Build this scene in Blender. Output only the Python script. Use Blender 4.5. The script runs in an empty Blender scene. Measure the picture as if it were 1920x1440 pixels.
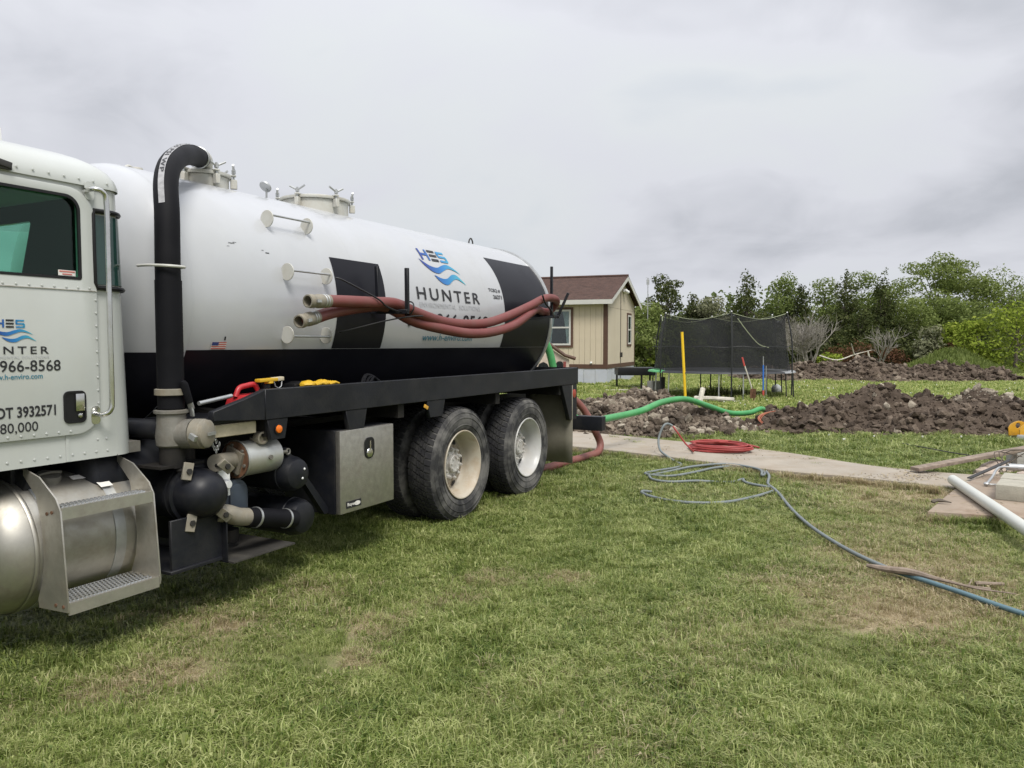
import bpy, bmesh, math, random
from mathutils import Vector, Matrix, noise as mnoise
random.seed(7)
rnd = random.random
U = random.uniform
R_ = math.radians
S = bpy.context.scene
COL = S.collection

# ------------------------------------------------------------------ camera
cam = bpy.data.objects.new('camera', bpy.data.cameras.new('camera'))
COL.objects.link(cam)
cam.location = (0, 0, 1.61)
cam.rotation_euler = (R_(87.0), 0, 0)
cam.data.sensor_width = 36
cam.data.lens = 27.0
cam.data.clip_end = 2000
cam.data.clip_start = 0.05
S.camera = cam

# ------------------------------------------------------------------ sky
SUN_EL, SUN_AZ = 55.0, 160.0            # elevation; compass azimuth, clockwise from +Y
W = bpy.data.worlds.new('World')
S.world = W
W.use_nodes = True
nt = W.node_tree
nt.nodes.clear()
def nd(t, typ, **kw):
    n = t.nodes.new(typ)
    for k, v in kw.items():
        if k.startswith('i_'):
            n.inputs[k[2:].replace('_', ' ')].default_value = v
        else:
            setattr(n, k, v)
    return n
def math_(t, op, a, b=None, clamp=False):
    n = t.nodes.new('ShaderNodeMath'); n.operation = op; n.use_clamp = clamp
    for i, x in enumerate((a, b)):
        if x is None: continue
        if isinstance(x, (int, float)): n.inputs[i].default_value = x
        else: t.links.new(x, n.inputs[i])
    return n.outputs[0]
def ramp_(t, fac, stops, interp='LINEAR'):
    n = t.nodes.new('ShaderNodeValToRGB'); n.color_ramp.interpolation = interp
    el = n.color_ramp.elements
    while len(el) < len(stops): el.new(0.5)
    for e, (p, c) in zip(el, stops):
        e.position = p; e.color = c if len(c) == 4 else (*c, 1)
    t.links.new(fac, n.inputs[0])
    return n.outputs[0]
def mix_(t, fac, a, b, mode='MIX'):
    n = t.nodes.new('ShaderNodeMix'); n.data_type = 'RGBA'; n.blend_type = mode
    for s, x in (('Factor', fac), ('A', a), ('B', b)):
        i = [q for q in n.inputs if q.name == s and q.enabled][0] if s != 'Factor' else n.inputs[0]
        if isinstance(x, (int, float)): i.default_value = x
        elif isinstance(x, tuple): i.default_value = x if len(x) == 4 else (*x, 1)
        else: t.links.new(x, i)
    return [o for o in n.outputs if o.enabled][0]
def noise_(t, vec, scale, detail=4, rough=.55, dist=0, out=0):
    n = t.nodes.new('ShaderNodeTexNoise')
    n.inputs['Scale'].default_value = scale; n.inputs['Detail'].default_value = detail
    n.inputs['Roughness'].default_value = rough; n.inputs['Distortion'].default_value = dist
    if vec is not None: t.links.new(vec, n.inputs['Vector'])
    return n.outputs[out]
tc = nt.nodes.new('ShaderNodeTexCoord')
sep = nt.nodes.new('ShaderNodeSeparateXYZ')
nt.links.new(tc.outputs['Generated'], sep.inputs[0])
zc = math_(nt, 'ADD', math_(nt, 'MAXIMUM', sep.outputs[2], 0.0), 0.30)
px = math_(nt, 'DIVIDE', sep.outputs[0], zc)
py = math_(nt, 'DIVIDE', sep.outputs[1], zc)
cmb = nt.nodes.new('ShaderNodeCombineXYZ')
nt.links.new(px, cmb.inputs[0]); nt.links.new(py, cmb.inputs[1])
mp = nt.nodes.new('ShaderNodeMapping')
mp.inputs['Location'].default_value = (2.2, 17.5, 0.0)
mp.inputs['Rotation'].default_value = (0, 0, R_(20))
nt.links.new(cmb.outputs[0], mp.inputs[0])
vec = mp.outputs[0]
big = noise_(nt, vec, 1.05, 4, .48, .4)          # cloud deck thickness
fine = noise_(nt, vec, 3.6, 6, .55, .5)            # billows
thick = math_(nt, 'ADD', math_(nt, 'MULTIPLY', big, .78), math_(nt, 'MULTIPLY', fine, .22))
ccol = ramp_(nt, thick, [(.33, (.435, .455, .48)), (.42, (.452, .470, .490)), (.50, (.445, .455, .490)),
                         (.565, (.395, .405, .440)), (.63, (.330, .342, .375)), (.71, (.28, .29, .32))])
# overcast luminance: brighter towards the zenith
zz = math_(nt, 'MAXIMUM', sep.outputs[2], 0.0)
grad = math_(nt, 'ADD', math_(nt, 'ADD', math_(nt, 'MULTIPLY', zz, .22), .80), math_(nt, 'MULTIPLY', math_(nt, 'POWER', zz, 3.0), 1.1))
bgc = nd(nt, 'ShaderNodeBackground')
nt.links.new(ccol, bgc.inputs[0]); nt.links.new(grad, bgc.inputs[1])
sky = nt.nodes.new('ShaderNodeTexSky')
sky.sky_type = 'NISHITA'; sky.sun_disc = False
sky.sun_elevation = R_(SUN_EL); sky.sun_rotation = R_(SUN_AZ)
sky.air_density = 1.2; sky.dust_density = 1.5
bgs = nd(nt, 'ShaderNodeBackground'); bgs.inputs[1].default_value = 0.06
nt.links.new(sky.outputs[0], bgs.inputs[0])
cover = ramp_(nt, thick, [(.30, (.90,) * 3), (.41, (1,) * 3)])
mxs = nt.nodes.new('ShaderNodeMixShader')
nt.links.new(cover, mxs.inputs[0]); nt.links.new(bgs.outputs[0], mxs.inputs[1]); nt.links.new(bgc.outputs[0], mxs.inputs[2])
wo = nt.nodes.new('ShaderNodeOutputWorld')
nt.links.new(mxs.outputs[0], wo.inputs[0])

# ------------------------------------------------------------------ sun
sl = bpy.data.lights.new('sun', 'SUN')
sl.energy = 1.7; sl.angle = R_(22); sl.color = (1, .955, .88)
so = bpy.data.objects.new('sun', sl); COL.objects.link(so)
_az, _el = R_(SUN_AZ), R_(SUN_EL)
sdir = Vector((math.sin(_az) * math.cos(_el), math.cos(_az) * math.cos(_el), math.sin(_el)))
so.rotation_euler = sdir.to_track_quat('Z', 'Y').to_euler()
so.location = sdir * 60

S.view_settings.view_transform = 'Standard'
S.view_settings.look = 'None'
S.view_settings.gamma = 1
S.view_settings.exposure = 0.92
S.view_settings.use_curve_mapping = False
S.cycles.max_bounces = 6
S.cycles.diffuse_bounces = 3
S.cycles.glossy_bounces = 3
S.cycles.transparent_max_bounces = 16

# ------------------------------------------------------------------ materials
MATS = {}
def mat(name, col, rough=.5, metal=0, var=.12, vscale=3.0, dirt=None, dirt_amt=.4, dscale=1.5, dlim=(.45, .72), bump=0, bscale=60,
        coat=0, spec=.5, streak=False, alpha=1, trans=0):
    m = bpy.data.materials.new(name); m.use_nodes = True
    t = m.node_tree; p = t.nodes['Principled BSDF']
    tcn = t.nodes.new('ShaderNodeTexCoord'); v = tcn.outputs['Object']
    if streak:
        mpn = t.nodes.new('ShaderNodeMapping'); mpn.inputs['Scale'].default_value = (1, 1, .18)
        t.links.new(v, mpn.inputs[0]); vd = mpn.outputs[0]
    else: vd = v
    n = noise_(t, v, vscale, 5, .6)
    lo = tuple(c * (1 - var) for c in col); hi = tuple(min(1, c * (1 + var)) for c in col)
    c = ramp_(t, n, [(.3, lo), (.7, hi)])
    rsock = None
    if dirt:
        dn = noise_(t, vd, dscale, 8, .65, .3)
        fac = ramp_(t, dn, [(dlim[0], (0,) * 3), (dlim[1], (dirt_amt,) * 3)])
        c = mix_(t, fac, c, dirt)
        rsock = math_(t, 'ADD', math_(t, 'MULTIPLY', fac, .35), rough, True)
    t.links.new(c, p.inputs['Base Color'])
    if rsock is None:
        rsock = math_(t, 'ADD', math_(t, 'MULTIPLY', math_(t, 'SUBTRACT', n, .5), .25), rough, True)
    t.links.new(rsock, p.inputs['Roughness'])
    p.inputs['Metallic'].default_value = metal
    p.inputs['Coat Weight'].default_value = coat
    p.inputs['Coat Roughness'].default_value = .12
    p.inputs['Specular IOR Level'].default_value = spec
    p.inputs['Alpha'].default_value = alpha
    if bump:
        b = t.nodes.new('ShaderNodeBump'); b.inputs['Strength'].default_value = bump; b.inputs['Distance'].default_value = .02
        t.links.new(noise_(t, v, bscale, 4, .6), b.inputs['Height'])
        t.links.new(b.outputs[0], p.inputs['Normal'])
    MATS[name] = m
    return m
def glass(name, tint, refl=.12, rough=.02):
    m = bpy.data.materials.new(name); m.use_nodes = True
    t = m.node_tree; t.nodes.clear()
    o = t.nodes.new('ShaderNodeOutputMaterial'); mx = t.nodes.new('ShaderNodeMixShader')
    tr = nd(t, 'ShaderNodeBsdfTransparent'); tr.inputs[0].default_value = (*tint, 1)
    gl = nd(t, 'ShaderNodeBsdfGlossy'); gl.inputs['Roughness'].default_value = rough
    lw = t.nodes.new('ShaderNodeLayerWeight'); lw.inputs[0].default_value = .35
    f = math_(t, 'ADD', math_(t, 'MULTIPLY', lw.outputs['Fresnel'], .30), refl * .2, True)
    t.links.new(f, mx.inputs[0]); t.links.new(tr.outputs[0], mx.inputs[1]); t.links.new(gl.outputs[0], mx.inputs[2])
    t.links.new(mx.outputs[0], o.inputs[0])
    MATS[name] = m
    return m

mat('cab_white', (.48, .50, .482), .32, var=.04, dirt=(.42, .40, .34), dirt_amt=.22, dscale=2.2, coat=.35, streak=True)
mat('tank_white', (.435, .447, .468), .28, var=.035, dirt=(.40, .40, .37), dirt_amt=.30, dscale=1.4, coat=.5, streak=True)
mat('tank_fitting_white', (.50, .50, .465), .4, var=.06, dirt=(.35, .27, .17), dirt_amt=.35, dscale=7)
mat('vinyl_black', (.008, .008, .012), .35, var=.2, dirt=(.022, .022, .024), dirt_amt=.2, dscale=3, spec=.18)
mat('frame_black', (.010, .011, .015), .42, var=.25, dirt=(.05, .047, .042), dirt_amt=.3, dscale=5, bump=.05, spec=.28)
mat('frame_grime', (.014, .0135, .013), .7, var=.3, dirt=(.06, .05, .04), dirt_amt=.4, dscale=5, spec=.2)
mat('pump_black', (.009, .010, .014), .42, var=.25, dirt=(.04, .038, .035), dirt_amt=.35, dscale=9, spec=.3)
mat('rubber_hose_black', (.007, .007, .009), .6, var=.2, dirt=(.018, .018, .018), dirt_amt=.3, dscale=4, spec=.12)
mat('tyre_rubber', (.028, .028, .029), .75, var=.3, dirt=(.16, .155, .145), dirt_amt=.85, dscale=4.5, dlim=(.42, .62), bump=.15, bscale=120, spec=.3)
mat('tread_rubber', (.022, .022, .025), .8, var=.25, dirt=(.08, .078, .07), dirt_amt=.5, dscale=9, spec=.3)
mat('wheel_white', (.46, .46, .45), .35, var=.05, dirt=(.38, .33, .26), dirt_amt=.5, dscale=6)
mat('wheel_cream', (.44, .40, .325), .45, var=.10, dirt=(.30, .20, .11), dirt_amt=.75, dscale=5)
mat('wheel_disc', (.40, .365, .30), .5, var=.12, dirt=(.17, .115, .07), dirt_amt=.8, dscale=9, dlim=(.40, .62))
mat('hub_grey', (.50, .49, .46), .5, var=.12, dirt=(.16, .11, .07), dirt_amt=.7, dscale=18)
mat('aluminium', (.42, .405, .365), .47, metal=.9, var=.14, vscale=6, dirt=(.22, .18, .12), dirt_amt=.6, dscale=4)
mat('aluminium_plate', (.47, .455, .41), .42, metal=.8, var=.12, vscale=9, dirt=(.24, .20, .14), dirt_amt=.6, dscale=6)
mat('diamond_plate', (.42, .405, .37), .38, metal=.85, var=.15, vscale=22, dirt=(.24, .20, .15), dirt_amt=.45, dscale=4, bump=.12, bscale=90)
mat('chrome', (.62, .62, .60), .16, metal=1, var=.08, dirt=(.3, .28, .22), dirt_amt=.3, dscale=10)
mat('cast_grey', (.19, .183, .163), .6, metal=.35, var=.2, vscale=14, dirt=(.14, .12, .09), dirt_amt=.6, dscale=12, bump=.1)
mat('cast_tan', (.26, .24, .195), .6, metal=.25, var=.15, vscale=12, dirt=(.2, .15, .09), dirt_amt=.5, dscale=12)
mat('drum_silver', (.50, .51, .485), .35, metal=.6, var=.08, dirt=(.3, .22, .14), dirt_amt=.3, dscale=8)
mat('rust', (.13, .065, .035), .8, var=.4, vscale=15)
mat('wood_beam', (.50, .44, .32), .8, var=.2, vscale=12, dirt=(.2, .16, .1), dirt_amt=.6, dscale=8)
mat('amber_lens', (.75, .17, .015), .25, var=.08)
mat('red_lens', (.30, .05, .03), .3, var=.1)
mat('mudflap', (.19, .178, .14), .7, var=.2, dirt=(.17, .15, .11), dirt_amt=.6, dscale=3)
mat('tray_steel', (.055, .052, .047), .55, metal=.3, var=.3, vscale=7, dirt=(.12, .11, .09), dirt_amt=.5, dscale=6)
mat('gear_blue', (.035, .047, .065), .5, var=.2, dirt=(.1, .09, .08), dirt_amt=.4, dscale=9)
mat('white_plastic', (.68, .69, .68), .4, var=.06)
mat('red_plastic', (.42, .025, .03), .4, var=.12)
mat('yellow_plastic', (.62, .38, .02), .45, var=.12)
mat('yellow_machine', (.62, .33, .03), .45, var=.12, dirt=(.25, .15, .06), dirt_amt=.5, dscale=8)
mat('black_plastic', (.009, .009, .010), .42, var=.2, spec=.35)
mat('brown_trim', (.085, .042, .026), .65, var=.15)
mat('siding', (.55, .475, .355), .75, var=.05, vscale=1.5, dirt=(.42, .34, .22), dirt_amt=.35, dscale=1.2, streak=True)
mat('siding_gable', (.52, .46, .355), .75, var=.05, vscale=1.5, dirt=(.44, .37, .26), dirt_amt=.3, dscale=1.2, streak=True)
mat('house_trim', (.54, .535, .50), .6, var=.05)
mat('skirting', (.45, .475, .53), .5, var=.06, dirt=(.4, .38, .33), dirt_amt=.3, dscale=2)
mat('shingles', (.066, .036, .028), .9, var=.35, vscale=5, dirt=(.11, .064, .05), dirt_amt=.8, dscale=9, bump=.4, bscale=30)
mat('window_dark', (.012, .014, .018), .12, var=.1)
mat('curtain', (.42, .47, .46), .9, var=.2, vscale=8)
mat('concrete_walk', (.315, .278, .228), .85, var=.10, vscale=2.5, dirt=(.25, .19, .13), dirt_amt=.6, dscale=2.0, bump=.2, bscale=70)
mat('concrete_slab', (.29, .232, .178), .85, var=.13, vscale=2.5, dirt=(.20, .13, .085), dirt_amt=.75, dscale=2.6, bump=.25, bscale=60)
mat('concrete_grey', (.33, .32, .29), .9, var=.16, vscale=8, bump=.3, bscale=60)
mat('paver', (.36, .34, .28), .9, var=.14, vscale=9, bump=.3, bscale=80)
mat('old_wood', (.24, .19, .15), .85, var=.3, vscale=14, dirt=(.12, .09, .07), dirt_amt=.6, dscale=10)
mat('pale_wood', (.52, .49, .42), .85, var=.2, vscale=10, dirt=(.2, .17, .13), dirt_amt=.6, dscale=6)
mat('straw', (.34, .27, .15), .8, var=.3, vscale=3)
mat('pvc_white', (.54, .55, .51), .35, var=.04, dirt=(.5, .47, .38), dirt_amt=.3, dscale=6)
mat('steel_dark', (.05, .048, .046), .5, metal=.5, var=.3, vscale=12)
mat('steel_galv', (.45, .46, .46), .4, metal=.7, var=.15, vscale=12)
mat('hose_red', (.165, .044, .040), .5, var=.12, vscale=4, dirt=(.16, .085, .075), dirt_amt=.5, dscale=6)
mat('hose_pink', (.21, .075, .062), .55, var=.12, vscale=4, dirt=(.24, .14, .11), dirt_amt=.4, dscale=6)
mat('hose_green', (.05, .28, .085), .4, var=.12, vscale=3, dirt=(.2, .36, .2), dirt_amt=.3, dscale=5)
mat('hose_coil_red', (.30, .04, .036), .45, var=.12)
mat('hose_grey', (.155, .178, .183), .5, var=.10, vscale=5)
mat('hose_blue', (.095, .165, .195), .5, var=.12, vscale=5)
mat('cord_orange', (.33, .11, .06), .5, var=.15)
mat('pole_yellow', (.80, .52, .02), .45, var=.06)
mat('pole_blue', (.03, .15, .52), .5, var=.1)
mat('bark', (.12, .10, .08), .9, var=.3, vscale=8)
mat('bark_grey', (.26, .24, .21), .9, var=.25, vscale=6)
mat('print_black', (.015, .015, .018), .5, var=.05)
mat('hose_print', (.30, .30, .31), .6, var=.25, vscale=30)
mat('print_grey', (.42, .43, .45), .5, var=.05)
mat('print_teal', (.03, .17, .24), .5, var=.05)
mat('print_red', (.48, .07, .06), .5, var=.05)
mat('print_navy', (.03, .05, .18), .5, var=.05)
mat('print_pale', (.72, .70, .66), .5, var=.05)
mat('sticker_red', (.55, .16, .14), .5, var=.1)
mat('ball_grey', (.35, .37, .37), .5, var=.25, vscale=14)
mat('net_frame', (.018, .019, .02), .5, var=.2)
mat('mat_black', (.035, .037, .042), .55, var=.2)
mat('pad_green', (.10, .42, .16), .5, var=.15)
mat('cord_pale', (.30, .33, .21), .6, var=.1)
mat('stone_pale', (.46, .38, .32), .9, var=.2, vscale=5, bump=.5, bscale=14)
mat('door_red', (.20, .035, .03), .6, var=.15)
mat('interior', (.014, .015, .015), .8, var=.2)
mat('flower', (.55, .56, .48), .7, var=.1)
glass('cab_glass', (.55, .78, .69), .06)
glass('rear_glass', (.85, 1.0, .95), .02)
glass('house_glass', (.75, .8, .8), .2)
mat('corner_glass', (.020, .055, .048), .07, var=.2, coat=.3)
def logo_mat():
    m = bpy.data.materials.new('logo_blue'); m.use_nodes = True
    t = m.node_tree; p = t.nodes['Principled BSDF']
    tcn = t.nodes.new('ShaderNodeTexCoord'); s = t.nodes.new('ShaderNodeSeparateXYZ')
    t.links.new(tcn.outputs['Generated'], s.inputs[0])
    t.links.new(ramp_(t, s.outputs[0], [(.1, (.018, .045, .24)), (.5, (.018, .17, .44)), (.95, (.06, .36, .44))]), p.inputs['Base Color'])
    p.inputs['Roughness'].default_value = .45
    MATS['logo_blue'] = m
logo_mat()
def net_mat():
    m = bpy.data.materials.new('safety_net'); m.use_nodes = True
    t = m.node_tree; p = t.nodes['Principled BSDF']
    p.inputs['Base Color'].default_value = (.011, .012, .013, 1); p.inputs['Roughness'].default_value = .8
    tcn = t.nodes.new('ShaderNodeTexCoord')
    n = noise_(t, tcn.outputs['Object'], 1.1, 4, .6)
    t.links.new(ramp_(t, n, [(.3, (.58,) * 3), (.7, (.76,) * 3)]), p.inputs['Alpha'])
    MATS['safety_net'] = m
net_mat()

# ------------------------------------------------------------------ mesh builder
def rrect(x0, x1, y0, y1, r, n=5):
    rs = r if isinstance(r, (tuple, list)) else (r,) * 4        # corners: x1y0, x1y1, x0y1, x0y0
    out = []
    for (cx, cy, a0), q in zip(((x1, y0, -90), (x1, y1, 0), (x0, y1, 90), (x0, y0, 180)), rs):
        ox = cx - q if cx == x1 else cx + q
        oy = cy - q if cy == y1 else cy + q
        for k in range(n + 1):
            a = R_(a0 + 90 * k / n)
            out.append((ox + q * math.cos(a), oy + q * math.sin(a)))
    return out
def smooth_path(pts, n=8, closed=False):
    P = [Vector(p) for p in pts]; out = []; m = len(P)
    rng = range(m) if closed else range(m - 1)
    for i in rng:
        a = P[(i - 1) % m] if closed or i > 0 else P[0] * 2 - P[1]
        b = P[i]; c = P[(i + 1) % m]
        d = P[(i + 2) % m] if closed or i < m - 2 else P[-1] * 2 - P[-2]
        for k in range(n):
            t = k / n
            out.append(.5 * ((2 * b) + (c - a) * t + (2 * a - 5 * b + 4 * c - d) * t * t + (3 * b - a - 3 * c + d) * t ** 3))
    if not closed: out.append(P[-1])
    return out
class MB:
    def __init__(s): s.v = []; s.f = []; s.m = []; s.uv = None
    def add(s, vs, fs, mi=0):
        o = len(s.v); s.v += [tuple(v) for v in vs]
        s.f += [tuple(i + o for i in f) for f in fs]; s.m += [mi] * len(fs)
        return s
    def bx(s, x0, x1, y0, y1, z0, z1, mi=0):
        return s.add([(x0, y0, z0), (x1, y0, z0), (x1, y1, z0), (x0, y1, z0), (x0, y0, z1), (x1, y0, z1), (x1, y1, z1), (x0, y1, z1)],
                     [(3, 2, 1, 0), (4, 5, 6, 7), (0, 1, 5, 4), (1, 2, 6, 5), (2, 3, 7, 6), (3, 0, 4, 7)], mi)
    def box(s, c, size, rot=None, mi=0):
        c = Vector(c); h = Vector(size) / 2; rot = rot or Matrix.Identity(3)
        vs = [c + rot @ Vector((sx * h.x, sy * h.y, sz * h.z)) for sz in (-1, 1) for sx, sy in ((-1, -1), (1, -1), (1, 1), (-1, 1))]
        return s.add(vs, [(3, 2, 1, 0), (4, 5, 6, 7), (0, 1, 5, 4), (1, 2, 6, 5), (2, 3, 7, 6), (3, 0, 4, 7)], mi)
    def bar(s, a, b, w, h, mi=0, up=(0, 0, 1)):
        a = Vector(a); b = Vector(b); x = (b - a).normalized(); y = Vector(up).cross(x)
        if y.length < 1e-4: y = Vector((0, 1, 0))
        y.normalize(); z = x.cross(y)
        return s.box((a + b) / 2, ((b - a).length, w, h), Matrix((x, y, z)).transposed(), mi)
    def tube(s, pts, r, n=12, caps=True, closed=False, mi=0, sq=1):
        P = [Vector(p) for p in pts]; m = len(P)
        rs = r if isinstance(r, (list, tuple)) else [r] * m
        T = []
        for i in range(m):
            a = P[(i - 1) % m] if closed or i else P[i]; b = P[(i + 1) % m] if closed or i < m - 1 else P[i]
            T.append((b - a).normalized())
        ref = Vector((0, 0, 1)) if abs(T[0].z) < .9 else Vector((1, 0, 0))
        u = T[0].cross(ref).normalized(); vs = []
        for i in range(m):
            u = (u - T[i] * u.dot(T[i])).normalized(); w = T[i].cross(u)
            for k in range(n):
                a = 2 * math.pi * k / n
                vs.append(P[i] + (u * math.cos(a) + w * math.sin(a) * sq) * rs[i])
        fs = []
        for i in range(m if closed else m - 1):
            j = (i + 1) % m
            for k in range(n):
                l = (k + 1) % n
                fs.append((i * n + k, j * n + k, j * n + l, i * n + l)[::-1])
        if caps and not closed:
            fs.append(tuple(range(n))); fs.append(tuple((m - 1) * n + k for k in range(n))[::-1])
        return s.add(vs, fs, mi)
    def cyl(s, a, b, r, n=20, r2=None, mi=0, caps=True): return s.tube([a, b], [r, r if r2 is None else r2], n, caps, mi=mi)
    def lathe(s, prof, o=(0, 0, 0), axis=(0, 1, 0), n=32, a0=0, a1=360, mi=0, ref=None):
        o = Vector(o); ax = Vector(axis).normalized()
        u = Vector(ref) if ref else ((Vector((0, 0, 1)) if abs(ax.z) < .9 else Vector((1, 0, 0))))
        u = (u - ax * u.dot(ax)).normalized(); w = ax.cross(u)
        full = abs(a1 - a0) >= 359.9; cols = n if full else n + 1; vs = []; fs = []; idx = []
        for r, h in prof:
            if r < 1e-6:
                idx.append([len(vs)] * cols); vs.append(o + ax * h)
            else:
                row = []
                for k in range(cols):
                    a = R_(a0 + (a1 - a0) * k / n); row.append(len(vs))
                    vs.append(o + ax * h + (u * math.cos(a) + w * math.sin(a)) * r)
                idx.append(row)
        for i in range(len(prof) - 1):
            for k in range(n):
                l = (k + 1) % cols
                f = []
                for q in (idx[i][k], idx[i][l], idx[i + 1][l], idx[i + 1][k]):
                    if q not in f: f.append(q)
                if len(f) > 2: fs.append(tuple(f))
        return s.add(vs, fs, mi)
    def prism(s, poly, o, ea, eb, en, mi=0, back=None):
        o, ea, eb, en = map(Vector, (o, ea, eb, en)); n = len(poly)
        vs = [o + ea * a + eb * b for a, b in poly] + [o + ea * a + eb * b + en for a, b in poly]
        s.add(vs, [tuple(range(n))] + [(i, (i + 1) % n, (i + 1) % n + n, i + n) for i in range(n)], mi)
        k = len(s.v) - 2 * n
        s.f.append(tuple(k + n + i for i in reversed(range(n)))); s.m.append(mi if back is None else back)
        return s
    def ring(s, outer, inner, o, ea, eb, en, mi=0, back=None):
        o, ea, eb, en = map(Vector, (o, ea, eb, en)); n = len(outer)
        A = [o + ea * a + eb * b for a, b in outer]; B = [o + ea * a + eb * b for a, b in inner]
        vs = A + B + [v + en for v in A] + [v + en for v in B]
        f1, f2, f3 = [], [], []
        for i in range(n):
            j = (i + 1) % n
            f1 += [(i, j, n + j, n + i), (i, j, 2 * n + j, 2 * n + i)]
            f3 += [(n + i, n + j, 3 * n + j, 3 * n + i)]
            f2 += [(2 * n + i, 2 * n + j, 3 * n + j, 3 * n + i)]
        k = len(s.v)
        s.add(vs, f1 + f3, mi)
        for f in f2: s.f.append(tuple(q + k for q in f)); s.m.append(mi if back is None else back)
        return s
    def sheet(s, grid, mi=0):
        h, w = len(grid), len(grid[0])
        return s.add([p for r in grid for p in r], [(i * w + k, i * w + k + 1, (i + 1) * w + k + 1, (i + 1) * w + k) for i in range(h - 1) for k in range(w - 1)], mi)
    def ball(s, c, r, n=12, m=8, mi=0, jit=0):
        r = r if isinstance(r, (list, tuple)) else (r,) * 3
        vs = []; fs = []
        for i in range(m + 1):
            t = math.pi * i / m
            for k in range(n):
                a = 2 * math.pi * k / n; q = 1 + jit * (rnd() - .5)
                vs.append((c[0] + r[0] * math.sin(t) * math.cos(a) * q, c[1] + r[1] * math.sin(t) * math.sin(a) * q, c[2] + r[2] * math.cos(t) * q))
        for i in range(m):
            for k in range(n):
                fs.append((i * n + k, (i + 1) * n + k, (i + 1) * n + (k + 1) % n, i * n + (k + 1) % n))
        return s.add(vs, fs, mi)
    def build(s, name, mats, parent=None, off=(0, 0, 0), xf=None, smooth=40, bevel=0, seg=2, recalc=True):
        me = bpy.data.meshes.new(name)
        off = Vector(off)
        vs = [tuple((Vector(xf(v)) if xf else Vector(v)) - off) for v in s.v]
        me.from_pydata(vs, [], s.f)
        me.polygons.foreach_set('material_index', s.m)
        if isinstance(mats, str): mats = [mats]
        for q in mats: me.materials.append(MATS[q])
        if recalc or bevel:
            bm = bmesh.new(); bm.from_mesh(me)
            bmesh.ops.remove_doubles(bm, verts=bm.verts, dist=1e-5)
            if recalc: bmesh.ops.recalc_face_normals(bm, faces=bm.faces)
            if bevel:
                ed = [e for e in bm.edges if len(e.link_faces) == 2 and e.calc_face_angle(0) > .6]
                bmesh.ops.bevel(bm, geom=ed, offset=bevel, segments=seg, affect='EDGES', profile=.6, clamp_overlap=True)
            bm.to_mesh(me); bm.free()
        if smooth:
            me.polygons.foreach_set('use_smooth', [True] * len(me.polygons))
            me.set_sharp_from_angle(angle=R_(smooth))
        me.update()
        o = bpy.data.objects.new(name, me); COL.objects.link(o)
        if parent is not None: o.parent = parent
        elif off.length: o.location = off
        return o
def tag(o, label=None, cat=None, group=None, kind=None):
    for k, q in (('label', label), ('category', cat), ('group', group), ('kind', kind)):
        if q: o[k] = q
    return o
def root(name, loc, label, cat, group=None, rz=0):
    o = bpy.data.objects.new(name, None); COL.objects.link(o)
    o.location = loc; o.rotation_euler = (0, 0, rz); o.empty_display_size = .2
    return tag(o, label, cat, group)
def copy_tree(o, parent=None):
    c = o.copy(); COL.objects.link(c)
    if parent is not None: c.parent = parent
    for ch in list(o.children): copy_tree(ch, c)
    return c
_tcache = {}
def text_mesh(body, offset=0.0, space=1.0):
    """flat letters, scaled so that the text box is 0..1 wide and 0..1 high; returns vertices and faces"""
    cu = bpy.data.curves.new('lettering', 'FONT'); cu.body = body; cu.offset = offset; cu.space_character = space; cu.resolution_u = 3
    ob = bpy.data.objects.new('lettering', cu); COL.objects.link(ob)
    dg = bpy.context.evaluated_depsgraph_get()
    me = bpy.data.meshes.new_from_object(ob.evaluated_get(dg))
    bpy.data.objects.remove(ob); bpy.data.curves.remove(cu)
    bm = bmesh.new(); bm.from_mesh(me); bpy.data.meshes.remove(me)
    xs = [v.co.x for v in bm.verts]; ys = [v.co.y for v in bm.verts]
    x0, x1, y0, y1 = min(xs), max(xs), min(ys), max(ys)
    for v in bm.verts: v.co = Vector(((v.co.x - x0) / (x1 - x0), (v.co.y - y0) / (y1 - y0), 0))
    bmesh.ops.triangulate(bm, faces=bm.faces)
    for k in range(1, 6):
        bmesh.ops.bisect_plane(bm, geom=bm.verts[:] + bm.edges[:] + bm.faces[:], plane_co=(0, k / 6, 0), plane_no=(0, 1, 0))
    bm.verts.index_update()
    vs = [tuple(v.co[:2]) for v in bm.verts]; fs = [tuple(v.index for v in f.verts) for f in bm.faces]
    bm.free()
    return vs, fs

# ================================================================== TRUCK
AX = R_(62.2)
CA, SA = math.cos(AX), math.sin(AX)
def T2W(p): return Vector((p[0] * CA - p[1] * SA, p[0] * SA + p[1] * CA, p[2]))
TB = (5.9, 4.82, 0.0)
truck = root('vacuum_tank_truck', T2W(TB), 'white vacuum tank truck with black lettered tank parked on the lawn', 'truck', rz=AX)
def tk(mb, name, mats, parent=None, **kw): return mb.build(name, mats, parent or truck, off=TB, **kw)
RT, CZ, LY = .885, 1.91, 4.82
TX0, TX1 = 3.22, 8.45
def tp(x, deg, r=RT):
    a = R_(deg)
    return (x, LY - r * math.cos(a), CZ + r * math.sin(a))
def arc_sheet(mb, x0, x1, d0, d1, r, nx=2, na=None, mi=0):
    na = na or max(2, int(abs(d1 - d0) / 4))
    mb.sheet([[tp(x0 + (x1 - x0) * i / nx, d0 + (d1 - d0) * k / na, r) for i in range(nx + 1)] for k in range(na + 1)], mi)
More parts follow.
